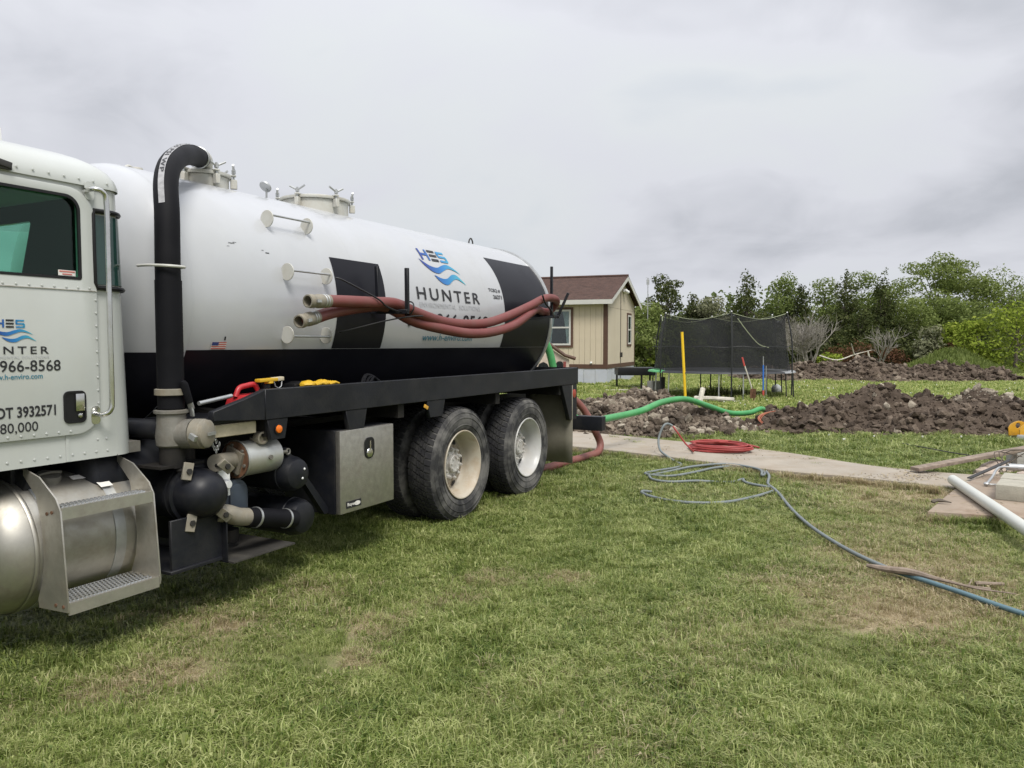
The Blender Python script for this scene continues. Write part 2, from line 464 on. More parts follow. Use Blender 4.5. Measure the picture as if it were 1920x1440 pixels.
# --- barrel with knuckled front head
b = MB()
prof = [(0, 2.99), (.30, 2.998), (.55, 3.03), (.70, 3.075), (.79, 3.12), (.845, 3.165), (.873, 3.205), (RT, 3.26)]
prof += [(RT, 3.26 + (TX1 - 3.26) * k / 8) for k in range(1, 9)]
prof += [(RT + .012, TX1), (RT + .012, TX1 + .03), (RT - .01, TX1 + .03), (.7, TX1 + .10), (.4, TX1 + .15), (0, TX1 + .17)]
b.lathe(prof, (0, LY, CZ), (1, 0, 0), 96)
tank = tk(b, 'tank', 'tank_white')
# weld seams round the barrel
for x in (3.27, 4.86, 6.95):
    b = MB(); b.lathe([(RT + .0003, x - .008), (RT + .0018, x), (RT + .0003, x + .008)], (0, LY, CZ), (1, 0, 0), 96)
    tk(b, 'weld_seam', 'tank_white', tank)
# rear rim
b = MB(); b.lathe([(RT + .001, TX1 - .02), (RT + .016, TX1 - .015), (RT + .018, TX1 + .03), (RT + .001, TX1 + .035)], (0, LY, CZ), (1, 0, 0), 96)
tk(b, 'rear_rim', 'steel_galv', tank)
# black vinyl: lower band and two uprights
b = MB(); arc_sheet(b, 3.265, TX1 - .022, -22.5, -90, RT + .0025, 10)
for p0, p1 in zip(prof[3:8], prof[4:9]): pass
tk(b, 'black_band', 'vinyl_black', tank)
b = MB()
rows = []
for k in range(20):
    a = R_(-23.5 - 66 * k / 19)
    row = []
    for r, h in prof[0:8]:
        dz = -math.sin(R_(23.5)) * RT
        z = max(-r, min(dz, r * math.sin(a)))
        y = math.sqrt(max(0, r * r - z * z))
        row.append((h - .003, LY - y, CZ + z))
    rows.append(row)
b.sheet([[q for q in row if True] for row in rows])
tk(b, 'black_band', 'vinyl_black', tank)
b = MB(); arc_sheet(b, 4.595, 5.205, -22.3, 24.3, RT + .0027, 4); tk(b, 'black_upright', 'vinyl_black', tank)
b = MB(); arc_sheet(b, 7.30, TX1 - .022, -22.3, 46, RT + .0027, 6); tk(b, 'black_upright', 'vinyl_black', tank)

# --- lettering on the tank, bent to the barrel
def tank_text(body, x0, x1, d0, d1, m, offset=0, space=1.0, lift=.005, name='lettering'):
    vs, fs = text_mesh(body, offset, space)
    b = MB(); b.add([tp(x0 + (x1 - x0) * u, d0 + (d1 - d0) * v, RT + lift) for u, v in vs], fs)
    o = tk(b, name, m, tank, smooth=0); tag(o, label='words "%s" printed on the tank' % body); return o
tank_text('HUNTER', 5.672, 6.775, 6.3, 13.6, 'print_black', .012, 1.35)
tank_text('ENVIRONMENTAL', 5.70, 6.31, 2.0, 4.9, 'print_grey', .0, 1.1)
tank_text('SOLUTIONS', 6.365, 6.765, 2.0, 4.9, 'print_grey', .0, 1.1)
tank_text('979-966-8568', 5.50, 6.93, -9.6, -1.2, 'print_black', .012, 1.05)
tank_text('www.h-enviro.com', 5.78, 6.66, -17.8, -13.6, 'print_teal', .008)
tank_text('TCEQ #', 7.005, 7.255, 15.6, 18.4, 'print_black', .02)
tank_text('26271', 7.075, 7.262, 11.2, 14.0, 'print_black', .02)
def wave_poly(x0, x1, y0, amp, thick, ph, n=26):
    up, lo = [], []
    for i in range(n + 1):
        t = i / n; x = x0 + (x1 - x0) * t
        y = y0 + amp * math.sin(ph + 2 * math.pi * t * .95) - .05 * (t - .5)
        w = thick * math.sin(math.pi * min(1, max(0, t))) ** .8
        up.append((x, y + w / 2)); lo.append((x, y - w / 2))
    return up, lo
def logo(parent, mapper, tag_tail):
    """H and S strokes with two waves under them, drawn in a 1 x 1 box; E as three dark bars"""
    g = MB(); e = MB()
    def strip(mb, up, lo):
        mb.sheet([[mapper(*p) for p in up], [mapper(*p) for p in lo]])
    def seg(mb, x0, x1, y0, y1, n=1):
        mb.sheet([[mapper(x0 + (x1 - x0) * i / 3, y1 - (y1 - y0) * k / 4) for i in range(4)] for k in range(5)])
    seg(g, .04, .10, .64, 1.0); seg(g, .27, .33, .64, 1.0); seg(g, .10, .27, .79, .86)
    for y in (.64, .785, .93): seg(e, .38, .62, y, y + .075)
    for y in (.64, .785, .93): seg(g, .68, .94, y, y + .07)
    seg(g, .67, .73, .82, .97); seg(g, .90, .96, .66, .82)
    for ctl, th in (([(-.08, .66), (.02, .53), (.20, .40), (.42, .36), (.62, .45), (.82, .52), (1.02, .46), (1.22, .33)], .165), ([(.24, .22), (.36, .13), (.52, .07), (.68, .09), (.86, .21), (1.02, .24), (1.16, .16), (1.32, .04)], .165)):
        C = smooth_path([(x, y, 0) for x, y in ctl], 4); n_ = len(C) - 1
        strip(g, [(p.x, p.y + th / 2 * math.sin(math.pi * (i / n_) ** .85) ** .9) for i, p in enumerate(C)], [(p.x, p.y - th / 2 * math.sin(math.pi * (i / n_) ** .85) ** .9) for i, p in enumerate(C)])
    o = tk(g, 'logo', 'logo_blue', parent, smooth=0); tag(o, label='blue wave emblem with letters H and S ' + tag_tail)
    o = tk(e, 'logo_bars', 'print_black', parent, smooth=0); tag(o, label='three dark bars forming the letter E ' + tag_tail)
logo(tank, lambda u, v: tp(5.93 + .50 * u - .02 * (1 - v), 17.2 + 24.4 * v, RT + .005), 'on the tank')
# small flag decal
b = MB(); arc_sheet(b, 3.445, 3.565, -22.0, -18.9, RT + .004, 2, 2); fl = tk(b, 'flag_decal', 'print_pale', tank)
tag(fl, label='small striped red, white and blue flag decal low on the tank')
b = MB()
for k in range(0, 7, 2): arc_sheet(b, 3.447, 3.563, -22.0 + 3.1 * k / 7, -22.0 + 3.1 * (k + .9) / 7, RT + .0055, 1, 1)
tk(b, 'flag_decal', 'print_red', tank)
b = MB(); arc_sheet(b, 3.447, 3.50, -20.4, -18.92, RT + .007, 1, 1); tk(b, 'flag_decal', 'print_navy', tank)
# scuffs
b = MB()
for x, d, w, h in ((3.62, 24.0, .05, .25), (3.66, 24.6, .03, .2), (3.60, 22.4, .02, .15), (3.93, 21.5, .035, .35), (3.90, 22.6, .02, .2), (3.54, -18.2, .012, 1.6), (4.28, 3.0, .01, .3), (4.33, -2.5, .012, .3)):
    arc_sheet(b, x, x + w, d, d + h, RT + .003, 1, 1)
o = tk(b, 'paint_chips', 'vinyl_black', tank); o['kind'] = 'stuff'
# --- climbing steps: round plates with a rod between
for d in (39.0, 12.6, -14.8):
    st = MB()
    for x in (4.05, 4.45):
        c = Vector(tp(x, d, RT + .045)); st = MB(); st.cyl(c - Vector((.004, 0, 0)), c + Vector((.004, 0, 0)), .061, 28)
        tk(st, 'step_plate', 'tank_fitting_white', tank, bevel=.0015, seg=1)
    st = MB(); st.cyl(tp(4.05, d, RT + .085), tp(4.45, d, RT + .085), .008, 10); tk(st, 'step_rod', 'steel_galv', tank)
# --- manways on top
def manway(cx, r, z0, z1, elbow):
    b = MB(); b.lathe([(r, z0), (r, z1), (0, z1)], (cx, LY, 0), (0, 0, 1), 48)
    m_ = tk(b, 'manway', 'tank_fitting_white', truck)
    b = MB(); b.lathe([(r + .018, z1 + .003), (r + .022, z1 + .012), (r + .018, z1 + .028), (r * .8, z1 + .045), (r * .4, z1 + .055), (0, z1 + .058)], (cx, LY, 0), (0, 0, 1), 48)
    b.lathe([(0, z1 + .002), (r + .018, z1 + .003)], (cx, LY, 0), (0, 0, 1), 48)
    tk(b, 'lid', 'tank_fitting_white', m_)
    for k in range(6):
        a = R_(15 + 60 * k); dx, dy = math.cos(a), math.sin(a)
        c = Vector((cx + dx * (r + .035), LY + dy * (r + .035), 0)); rt = Matrix.Rotation(a, 3, 'Z')
        b = MB(); b.box(c + Vector((0, 0, z1 - .035)), (.05, .035, .07), rt); b.box(c + Vector((-dx * .02, -dy * .02, z1 + .03)), (.075, .04, .012), rt)
        cl = tk(b, 'clamp', 'tank_fitting_white', m_, bevel=.003, seg=1)
        b = MB(); b.cyl(c + Vector((0, 0, z1 - .06)), c + Vector((0, 0, z1 + .085)), .008, 8)
        h0 = c + Vector((0, 0, z1 + .045)); b.cyl(h0, h0 + Vector((0, 0, .03)), .016, 8)
        for s_ in (-1, 1):
            tdir = Vector((-dy * s_, dx * s_, .55)); b.cyl(h0 + Vector((0, 0, .015)), h0 + Vector((0, 0, .015)) + tdir * .07, .009, 8)
        tk(b, 'wing_nut', 'steel_galv', m_)
    return m_
m1 = manway(4.12, .185, 2.60, 2.862, True)
m2 = manway(5.35, .29, 2.60, 2.868, False)
# elbow on first lid
b = MB(); ep = smooth_path([(4.12, 4.82, 2.89), (4.105, 4.79, 2.93), (4.05, 4.72, 2.965), (3.97, 4.65, 2.965)], 5)
b.tube(ep, .062, 18); b.cyl((4.12, 4.82, 2.90), (4.12, 4.82, 2.93), .085, 18)
tk(b, 'elbow', 'tank_fitting_white', truck)
# lifting eye, vent cap, rear eye, disc on the top
b = MB(); b.tube(smooth_path([(3.385, LY - .1, 2.74), (3.39, LY - .1, 2.775), (3.43, LY - .1, 2.803), (3.47, LY - .1, 2.775), (3.475, LY - .1, 2.74)], 5), .011, 8); tk(b, 'lifting_eye', 'tank_fitting_white')
b = MB(); b.tube(smooth_path([(8.02, LY, 2.78), (8.03, LY, 2.85), (8.07, LY, 2.885), (8.11, LY, 2.85), (8.12, LY, 2.78)], 5), .009, 8); tk(b, 'lifting_eye', 'steel_dark')
b = MB(); b.cyl((3.56, LY, 2.74), (3.56, LY, 2.79), .032, 18); b.cyl((3.56, LY, 2.785), (3.56, LY, 2.828), .042, 18); tk(b, 'vent_cap', 'tank_fitting_white', bevel=.006)
b = MB(); b.cyl((4.63, LY - .12, 2.875), (4.64, LY - .12, 2.885), .05, 20); b.cyl((4.645, LY - .12, 2.76), (4.645, LY - .12, 2.88), .008, 8); tk(b, 'step_disc', 'steel_galv')
# --- black suction pipe from the valve up the tank front to the lid
b = MB()
up = smooth_path([(2.975, 3.78, 1.93), (2.978, 3.785, 2.03), (2.983, 3.79, 2.139), (3.009, 3.82, 2.356), (3.069, 3.9, 2.54), (3.192, 4.02, 2.679), (3.405, 4.2, 2.801), (3.64, 4.4, 2.888), (3.827, 4.55, 2.934), (3.957, 4.65, 2.955)], 7)
b.tube(up, .069, 24)
hs = tk(b, 'suction_hose', 'rubber_hose_black')
# printed stripe on that hose
b = MB(); vdir = Vector((0, 0, 0))
row0, row1 = [], []
lrow = []
for i, p in enumerate(up[22:-2]):
    i += 22
    t_ = (up[i + 1] - up[i - 1]).normalized(); side = t_.cross(Vector((-.55, -.83, .25)))
    side.normalize(); nrm = side.cross(t_); nrm = -nrm if nrm.dot(Vector((-.5, -.8, 0))) < 0 else nrm
    k0 = 1 if i < 30 else 1
    for rr, an in ((row0, 12), (row1, 40)):
        a = R_(an); rr.append(p + (nrm * math.cos(a) + (-side if side.x > 0 else side) * math.sin(a)) * .0715)
b.sheet([row0, row1]); tk(b, 'printed_stripe', 'hose_print', hs)
vs, fs = text_mesh('SERVICE 150 PSI WP', .01, 1.15); b = MB(); pts_ = []
for u, v in vs:
    q = (1 - u * .86) * (len(row0) - 6) + 2; k = min(int(q), len(row0) - 2); f = q - k; v2 = .85 - .7 * v
    c0 = row0[k].lerp(row0[k + 1], f); c1 = row1[k].lerp(row1[k + 1], f); ax_ = up[22 + k].lerp(up[23 + k], f)
    w = c0.lerp(c1, v2); pts_.append(ax_ + (w - ax_).normalized() * .0735)
b.add(pts_, fs); tag(tk(b, 'lettering', 'print_black', hs, smooth=0), label='small dark rating print along the hose')
b = MB(); b.lathe([(.072, -.012), (.078, -.008), (.078, .008), (.072, .012)], up[-4], (up[-1] - up[-5]), 24)
tk(b, 'hose_clamp', 'steel_galv', hs)
b = MB(); b.tube([(2.975, 3.78, 1.24), (2.975, 3.78, 1.97)], .073, 24); pp = tk(b, 'suction_pipe', 'rubber_hose_black')
b = MB(); b.tube(smooth_path([(2.90, 3.94, 2.055), (2.885, 3.80, 2.05), (2.93, 3.70, 2.045), (3.02, 3.70, 2.045), (3.06, 3.79, 2.05), (3.05, 3.94, 2.055)], 6), .008, 8); tk(b, 'u_bolt', 'tank_fitting_white', pp)
b = MB(); b.lathe([(.075, -.02), (.088, -.016), (.088, .016), (.075, .02)], (2.975, 3.78, 1.335), (0, 0, 1), 24); tk(b, 'pipe_coupling', 'cast_tan', pp)

# --- chassis
b = MB()
for y in (4.42, 5.22): b.bx(.2, 8.75, y - .04, y + .04, .74, 1.0)
for x in (1.2, 2.4, 3.4, 4.6, 5.2, 6.54, 7.8, 8.6): b.bx(x - .05, x + .05, 4.46, 5.18, .78, .96)
tk(b, 'chassis_frame', 'frame_grime', bevel=.006, seg=1)
b = MB()
for x in (3.6, 5.0, 6.6, 8.1):
    poly = [(-1.18, 1.0), (1.18, 1.0), (1.18, 1.12), (.86, 1.2)] + [(.86 * math.sin(R_(a)), CZ - .889 * math.cos(R_(a))) for a in range(50, -51, -10)] + [(-.86, 1.2), (-1.18, 1.12)]
    poly = [(-1.18, 1.02), (1.18, 1.02), (1.18, 1.125)] + [(.90 * math.sin(R_(a)), CZ - .90 * math.cos(R_(a))) for a in range(36, -37, -8)] + [(-1.18, 1.125)]
    b.prism(poly, (x - .04, LY, 0), (0, 1, 0), (0, 0, 1), (.08, 0, 0))
tk(b, 'tank_saddle', 'frame_grime')
def side_deck(sgn):
    y = lambda q: LY + sgn * (q - LY)
    b = MB(); b.bx(3.52, 8.515, min(y(3.6), y(3.66)), max(y(3.6), y(3.66)), 1.132, 1.325)
    b.prism([(3.52, 1.132), (3.52, 1.322), (3.36, 1.275), (3.12, 1.215), (3.12, 1.16)][::-1], (0, y(3.603), 0), (1, 0, 0), (0, 0, 1), (0, sgn * -.0 + (y(3.65) - y(3.603)), 0))
    rl = tk(b, 'side_rail', 'frame_black', bevel=.004, seg=1)
    b = MB(); b.bx(3.15, 8.51, min(y(3.662), y(4.25)), max(y(3.662), y(4.25)), 1.134, 1.15); tk(b, 'deck_plate', 'frame_black', rl)
    b = MB(); b.bx(8.515, 8.53, min(y(3.6), y(4.9)), max(y(3.6), y(4.9)), 1.13, 1.327); tk(b, 'end_plate', 'frame_black', rl)
    return rl
side_deck(1)
b = MB(); b.bx(3.52, 8.515, 5.98, 6.04, 1.132, 1.325); b.bx(3.15, 8.51, 5.39, 5.978, 1.134, 1.15); tk(b, 'side_rail', 'frame_black', bevel=.004, seg=1)
# drop brackets under the rail with marker lamps
def drop(x0, x1, zb, lamp, m_='amber_lens'):
    b = MB(); w = (x1 - x0)
    b.prism([(x0, 1.131), (x1, 1.131), (x1 - .16 * w, zb), (x0 + .16 * w, zb)], (0, 3.605, 0), (1, 0, 0), (0, 0, 1), (0, .04, 0))
    o = tk(b, 'rail_bracket', 'frame_black', bevel=.003, seg=1)
    if lamp:
        b = MB(); b.lathe([(.036, 0), (.036, -.006), (.028, -.007)], ((x0 + x1) / 2, 3.604, (1.131 + zb) / 2), (0, 1, 0), 24); tk(b, 'marker_lamp', 'black_plastic', o)
        b = MB(); b.lathe([(.027, -.004), (.024, -.012), (.012, -.016), (0, -.017)], ((x0 + x1) / 2, 3.604, (1.131 + zb) / 2), (0, 1, 0), 24); tk(b, 'marker_lamp', m_, o)
drop(3.54, 3.72, 1.0, True); drop(4.29, 4.53, .975, False); drop(5.32, 5.60, .99, False)
b = MB(); b.box((5.30, 3.602, 1.085), (.055, .012, .03), Matrix.Rotation(R_(25), 3, 'Y')); tk(b, 'reflector', 'yellow_machine', bevel=.003)
# beige beam stub behind the valve
b = MB(); b.bx(3.13, 3.50, 3.66, 3.72, 1.052, 1.128); tk(b, 'timber_spacer', 'wood_beam', bevel=.004, seg=1)
# rear: gusset, bumper, lamp, flap
b = MB(); b.prism([(8.07, 1.131), (8.512, 1.131), (8.512, .71), (8.30, .71), (8.26, .80)], (0, 3.606, 0), (1, 0, 0), (0, 0, 1), (0, .05, 0)); gs = tk(b, 'rear_gusset', 'frame_black', bevel=.004, seg=1)
b = MB(); b.lathe([(.05, 0), (.05, -.008), (.02, -.014), (0, -.015)], (8.42, 3.605, 1.02), (0, 1, 0), 24); tk(b, 'rear_lamp', 'red_lens', gs)
b = MB(); b.bx(9.33, 9.47, 3.60, 6.04, .475, .66); b.bx(8.5, 9.33, 4.38, 4.46, .49, .64); b.bx(8.5, 9.33, 5.18, 5.26, .49, .64); b.bx(8.5, 8.58, 4.38, 4.46, .64, .8); b.bx(8.5, 8.58, 5.18, 5.26, .64, .8)
tk(b, 'bumper', 'frame_black', bevel=.006)
def flap(y0):
    b = MB(); b.sheet([[(8.375 + .012 * math.sin(k * 1.1), y0 + .62 * k / 6, z) for k in range(7)] for z in (1.12, .8, .5, .19)])
    o = tk(b, 'mud_flap', 'mudflap'); md = o.modifiers.new('thick', 'SOLIDIFY'); md.thickness = .012
    return o
flap(3.60); flap(5.42)
# axles and suspension
b = MB()
for x in (5.90, 7.21):
    b.cyl((x, 3.9, .525), (x, 5.74, .525), .075, 16); b.ball((x, LY, .53), (.2, .24, .2), 16, 10)
for y in (4.28, 5.36):
    b.bx(5.6, 7.5, y - .05, y + .05, .62, .74)
b.cyl((1.9, LY, .62), (7.1, LY, .6), .06, 12)
tk(b, 'rear_axles', 'frame_grime')
b = MB()
for x, y in ((4.9, 4.9), (4.9, 4.6)): b.cyl((x - .35, y, .6), (x + .35, y, .6), .14, 20)
tk(b, 'air_tank', 'frame_grime')

# --- wheels: one wheel built, copies placed
def make_wheel(rim_m, hub_m, outer=True):
    """axis along +y, outer face at y=0, wheel 0.27 wide, centre at origin height"""
    Rw = .522
    b = MB()
    side_out = [(.302, .030), (.318, .014), (.345, .004), (.40, -.004), (.44, -.002), (.475, .010), (.500, .028), (.510, .042)]
    tread = []
    g = .012
    ys = [.042, .086, .092, .122, .128, .158, .164, .194, .200, .244]
    for i in range(0, 10, 2): tread += [(Rw - g, ys[i]), (Rw - g, ys[i + 1])]
    back = [(.500, .258), (.475, .276), (.44, .288), (.40, .290), (.345, .282), (.318, .272), (.302, .256)]
    b.lathe(side_out + tread + back, (0, 0, 0), (0, 1, 0), 64)
    return b
def tread_blocks():
    b = MB(); Rw = .522; N = 54
    ribs = [(.030, .084), (.092, .122), (.128, .158), (.164, .194), (.202, .256)]
    for j, (y0, y1) in enumerate(ribs):
        for k in range(N):
            a0 = 2 * math.pi * (k + .06 + .33 * (j % 3)) / N; a1 = a0 + 2 * math.pi * .74 / N
            sk = .25 * 2 * math.pi / N
            lo, hi = Rw - .024, Rw + .002
            e0 = .008 if j == 0 else 0; e1 = .008 if j == 4 else 0
            vs = []
            for r, q in ((lo, 0), (hi, 1)):
                for y, a in ((y0, a0), (y0, a1), (y1, a1 + sk), (y1, a0 + sk)):
                    rr = r - (.012 if (j == 0 and y == y0) or (j == 4 and y == y1) else 0) * q
                    vs.append((rr * math.sin(a), y, rr * math.cos(a)))
            b.add(vs, [(4, 5, 6, 7), (0, 1, 5, 4), (1, 2, 6, 5), (2, 3, 7, 6), (3, 0, 4, 7)])
    return b
def rim_mesh():
    b = MB()
    b.lathe([(.302, .036), (.304, .018), (.312, .008), (.308, .002), (.300, .003), (.294, .014), (.286, .022), (.278, .05), (.268, .075), (.262, .13), (.258, .165), (.248, .178),
             (.245, .181)], (0, 0, 0), (0, 1, 0), 64)
    b.lathe([(.245, .181), (.235, .184), (.225, .180), (.215, .168), (.195, .160), (.165, .150), (.14, .146), (.0, .146)], (0, 0, 0), (0, 1, 0), 64, mi=1)
    b.lathe([(.302, .25), (.29, .24), (.27, .22), (.262, .165)], (0, 0, 0), (0, 1, 0), 64)
    return b
def sidewall_ridges():
    b = MB()
    for r, y in ((.36, -.0005), (.425, -.0045), (.470, .006)):
        b.lathe([(r - .005, y + .004), (r - .003, y - .003), (r + .003, y - .003), (r + .005, y + .004)], (0, 0, 0), (0, 1, 0), 64)
    return b
tyre0 = make_wheel(None, None).build('tyre', 'tyre_rubber', truck)
tm = tyre0.data; bm_t = tread_blocks().build('tread', 'tread_rubber', tyre0, recalc=True, smooth=0); bm_r = sidewall_ridges().build('sidewall_ridge', 'tyre_rubber', tyre0)
rim0 = rim_mesh()
rim_w = rim0.build('rim', ['wheel_white', 'wheel_white'], tyre0); rim_c = rim0.build('rim', ['wheel_cream', 'wheel_disc'], tyre0)
hub = MB(); hub.lathe([(.148, .152), (.142, .138), (.125, .136), (.11, .134), (.082, .128), (.08, .10), (.074, .094), (.0, .092)], (0, 0, 0), (0, 1, 0), 40)
for k in range(10):
    a = 2 * math.pi * k / 10
    hub.cyl((.128 * math.sin(a), .148, .128 * math.cos(a)), (.128 * math.sin(a), .112, .128 * math.cos(a)), .0165, 6)
    hub.cyl((.128 * math.sin(a), .112, .128 * math.cos(a)), (.128 * math.sin(a), .100, .128 * math.cos(a)), .009, 8)
for k in range(8):
    a = 2 * math.pi * (k + .5) / 8; hub.cyl((.062 * math.sin(a), .095, .062 * math.cos(a)), (.062 * math.sin(a), .084, .062 * math.cos(a)), .009, 6)
hub0 = hub.build('hub', 'hub_grey', tyre0, smooth=30)
holes = MB()
for k in range(1):
    a = 2 * math.pi * (k + .87) / 5; c = Vector((.200 * math.sin(a), .158, .200 * math.cos(a)))
    u = Vector((math.cos(a), 0, -math.sin(a))); w = Vector((math.sin(a), .32, math.cos(a))).normalized()
    holes.add([c + Vector((0, -.004, 0)) + u * .036 * math.cos(q * math.pi / 8) + w * .027 * math.sin(q * math.pi / 8) for q in range(16)], [tuple(range(16))])
hole0 = holes.build('hand_hole', 'interior', tyre0, recalc=False, smooth=0)
children0 = {'tread': bm_t, 'ridge': bm_r, 'white': rim_w, 'cream': rim_c, 'hub': hub0, 'hole': hole0}
def place_wheel(x, y, flip, style, full=True):
    w = bpy.data.objects.new('wheel', tyre0.data); COL.objects.link(w); w.parent = truck
    w.location = (x - TB[0], y - TB[1], .520); w.rotation_euler = (0, U(0, 6.28) if not full else (0.5 if style == 'cream' else 1.5), math.pi if flip else 0)
    for k in ('tread', 'ridge', style, 'hub', 'hole'):
        c = bpy.data.objects.new(children0[k].name.split('.')[0], children0[k].data); COL.objects.link(c); c.parent = w
    for q in range(1, 5):
        c = bpy.data.objects.new('hand_hole', children0['hole'].data); COL.objects.link(c); c.parent = w; c.rotation_euler = (0, 2 * math.pi * q / 5, 0)
    return w
for x, st in ((5.90, 'cream'), (7.21, 'white')):
    place_wheel(x, 3.60, False, st); 
    w = place_wheel(x, 4.22, True, 'white', False)
    place_wheel(x, 6.04, True, 'white', False); place_wheel(x, 5.42, False, 'white', False)
place_wheel(.35, 3.72, False, 'white', False); place_wheel(.35, 5.92, True, 'white', False)
for o in list(children0.values()) + [tyre0]: bpy.data.objects.remove(o)

# --- toolbox
b = MB(); b.bx(4.205, 4.84, 3.645, 4.12, .39, .992); tb = tk(b, 'tool_box', 'frame_black', bevel=.006)
b = MB(); b.bx(4.215, 4.845, 3.60, 3.643, .392, .990); dr = tk(b, 'tool_box_door', 'diamond_plate', tb, bevel=.008)
b = MB(); b.prism([(x, z) for x, z in rrect(4.485, 4.60, .755, .915, (.055, .04, .04, .055))], (0, 3.599, 0), (1, 0, 0), (0, 0, 1), (0, -.006, 0)); tk(b, 'latch', 'black_plastic', tb, bevel=.002, seg=1)
b = MB(); b.bx(4.535, 4.549, 3.586, 3.592, .80, .89); b.lathe([(.036, 0), (.032, -.006), (.0, -.012)], (4.542, 3.594, .80), (0, 1, 0), 16); tk(b, 'latch_handle', 'chrome', tb)
b = MB(); b.bx(4.275, 4.44, 3.5965, 3.599, .425, .475); tk(b, 'maker_plate', 'print_black', tb)
vs, fs = text_mesh('Buyers', .02)
b = MB(); b.add([(4.285 + .10 * u, 3.5955, .435 + .03 * v) for u, v in vs], fs); tk(b, 'maker_plate', 'print_pale', tb, smooth=0)
b = MB(); b.add([(4.395 + .035 * math.cos(q), 3.5955, .45 + .016 * math.sin(q)) for q in [k * math.pi / 5 for k in range(10)]], [tuple(range(10))]); tk(b, 'maker_plate', 'print_pale', tb, smooth=0)
b = MB(); b.prism([(3.80, .92), (4.20, .44), (4.20, .40), (4.16, .40), (3.76, .92)], (0, 3.70, 0), (1, 0, 0), (0, 0, 1), (0, .05, 0)); tk(b, 'tool_box_brace', 'frame_black', tb)

# --- pump set
b = MB()
b.lathe([(0, 4.30), (.160, 4.30), (.160, 3.81), (.172, 3.805), (.172, 3.785), (.158, 3.78), (.158, 3.765), (.172, 3.76), (.172, 3.742), (.152, 3.736), (.148, 3.68), (.132, 3.62), (.10, 3.575), (.055, 3.55), (0, 3.543)],
        (3.09, 0, .735), (0, 1, 0), 40)
mt = tk(b, 'moisture_trap', 'pump_black')
for cx_, cz_ in ((2.975, .885), (2.99, .585), (3.205, .885), (3.185, .60)):
    c = Vector((cx_, 3.675 if cx_ < 3.1 else 3.625, cz_))
    b = MB(); rt = Matrix.Rotation(R_(14 if c.x < 3.05 else -50), 3, 'Y') @ Matrix.Rotation(R_(-25), 3, 'Z'); b.box(c + Vector((0, -.02, 0)), (.055, .02, .10), rt)
    o = tk(b, 'wing_clamp', 'cast_tan', mt, bevel=.003, seg=1)
    b = MB(); b.cyl(c + Vector((0, .06, 0)), c + Vector((0, -.04, 0)), .012, 8); b.cyl(c + Vector((0, -.032, 0)), c + Vector((0, -.042, 0)), .018, 6); tk(b, 'wing_clamp_bolt', 'steel_dark', mt)
b = MB(); b.cyl((2.62, 4.12, .86), (3.15, 4.12, .86), .21, 32); b.ball((2.62, 4.12, .86), (.08, .21, .21), 24, 12); tk(b, 'filter_housing', 'pump_black')
b = MB(); b.bx(2.84, 3.20, 3.64, 4.3, .32, .34); b.bx(3.215, 3.225, 3.62, 4.3, .30, .60); b.bx(2.86, 3.215, 3.66, 3.68, .33, .62); tk(b, 'pump_guard', 'frame_black', bevel=.003, seg=1)
b = MB(); b.bx(3.228, 3.74, 3.58, 4.3, .298, .308); tk(b, 'skid_tray', 'tray_steel')
b = MB(); b.cyl((3.42, 3.76, .885), (3.72, 3.76, .885), .112, 36); b.lathe([(.124, 3.415), (.124, 3.43), (.112, 3.432)], (0, 3.76, .885), (1, 0, 0), 36); dm = tk(b, 'relief_drum', 'drum_silver', bevel=.006)
b = MB(); b.lathe([(0, 3.412), (.116, 3.412), (.116, 3.416)], (0, 3.76, .885), (1, 0, 0), 36); tk(b, 'drum_flange', 'rust', dm)
for k in range(6):
    a = R_(60 * k + 20); b = MB(); b.cyl((3.425, 3.76 + .092 * math.cos(a), .885 + .092 * math.sin(a)), (3.402, 3.76 + .092 * math.cos(a), .885 + .092 * math.sin(a)), .011, 6); tk(b, 'bolt', 'cast_grey', dm)
b = MB(); b.lathe([(.04, 0), (.04, -.05), (.03, -.052), (.027, -.03), (0, -.03)], (3.56, 3.71, 1.012), (0.1, 1, 0), 24); b.cyl((3.56, 3.75, .97), (3.56, 3.74, 1.01), .03, 12); tk(b, 'sight_glass', 'cast_tan', dm)
b = MB(); b.cyl((3.71, 3.70, .90), (3.78, 3.68, .895), .012, 10); b.tube([(3.79 + .018 * math.cos(q), 3.68, .895 + .018 * math.sin(q)) for q in [k * math.pi / 6 for k in range(12)]], .006, 6, closed=True); b.cyl((3.60, 3.655, .885), (3.60, 3.635, .885), .016, 8); tk(b, 'drum_valve', 'cast_grey', dm)
b = MB(); b.tube(smooth_path([(3.41, 3.76, .885), (3.34, 3.75, .89), (3.27, 3.72, .895), (3.20, 3.685, .90)], 5), .052, 20); b.box((3.403, 3.76, .885), (.018, .14, .14), Matrix.Rotation(R_(20), 3, 'X')); tk(b, 'inlet_pipe', 'cast_tan')
b = MB(); b.tube(smooth_path([(3.20, 3.68, .60), (3.26, 3.66, .585), (3.33, 3.65, .555), (3.42, 3.65, .535)], 5), .055, 20); tk(b, 'outlet_elbow', 'cast_tan')
b = MB(); b.tube([(3.40, 3.65, .538), (3.82, 3.67, .440)], .060, 24); rh = tk(b, 'rubber_coupling', 'rubber_hose_black')
for x in (3.47, 3.74):
    b = MB(); b.lathe([(.0625, -.008), (.066, -.008), (.066, .008), (.0625, .008)], (x, 3.65 + .047 * (x - 3.40), .538 - .233 * (x - 3.40)), (1, .047, -.233), 24); tk(b, 'hose_clamp', 'steel_galv', rh)
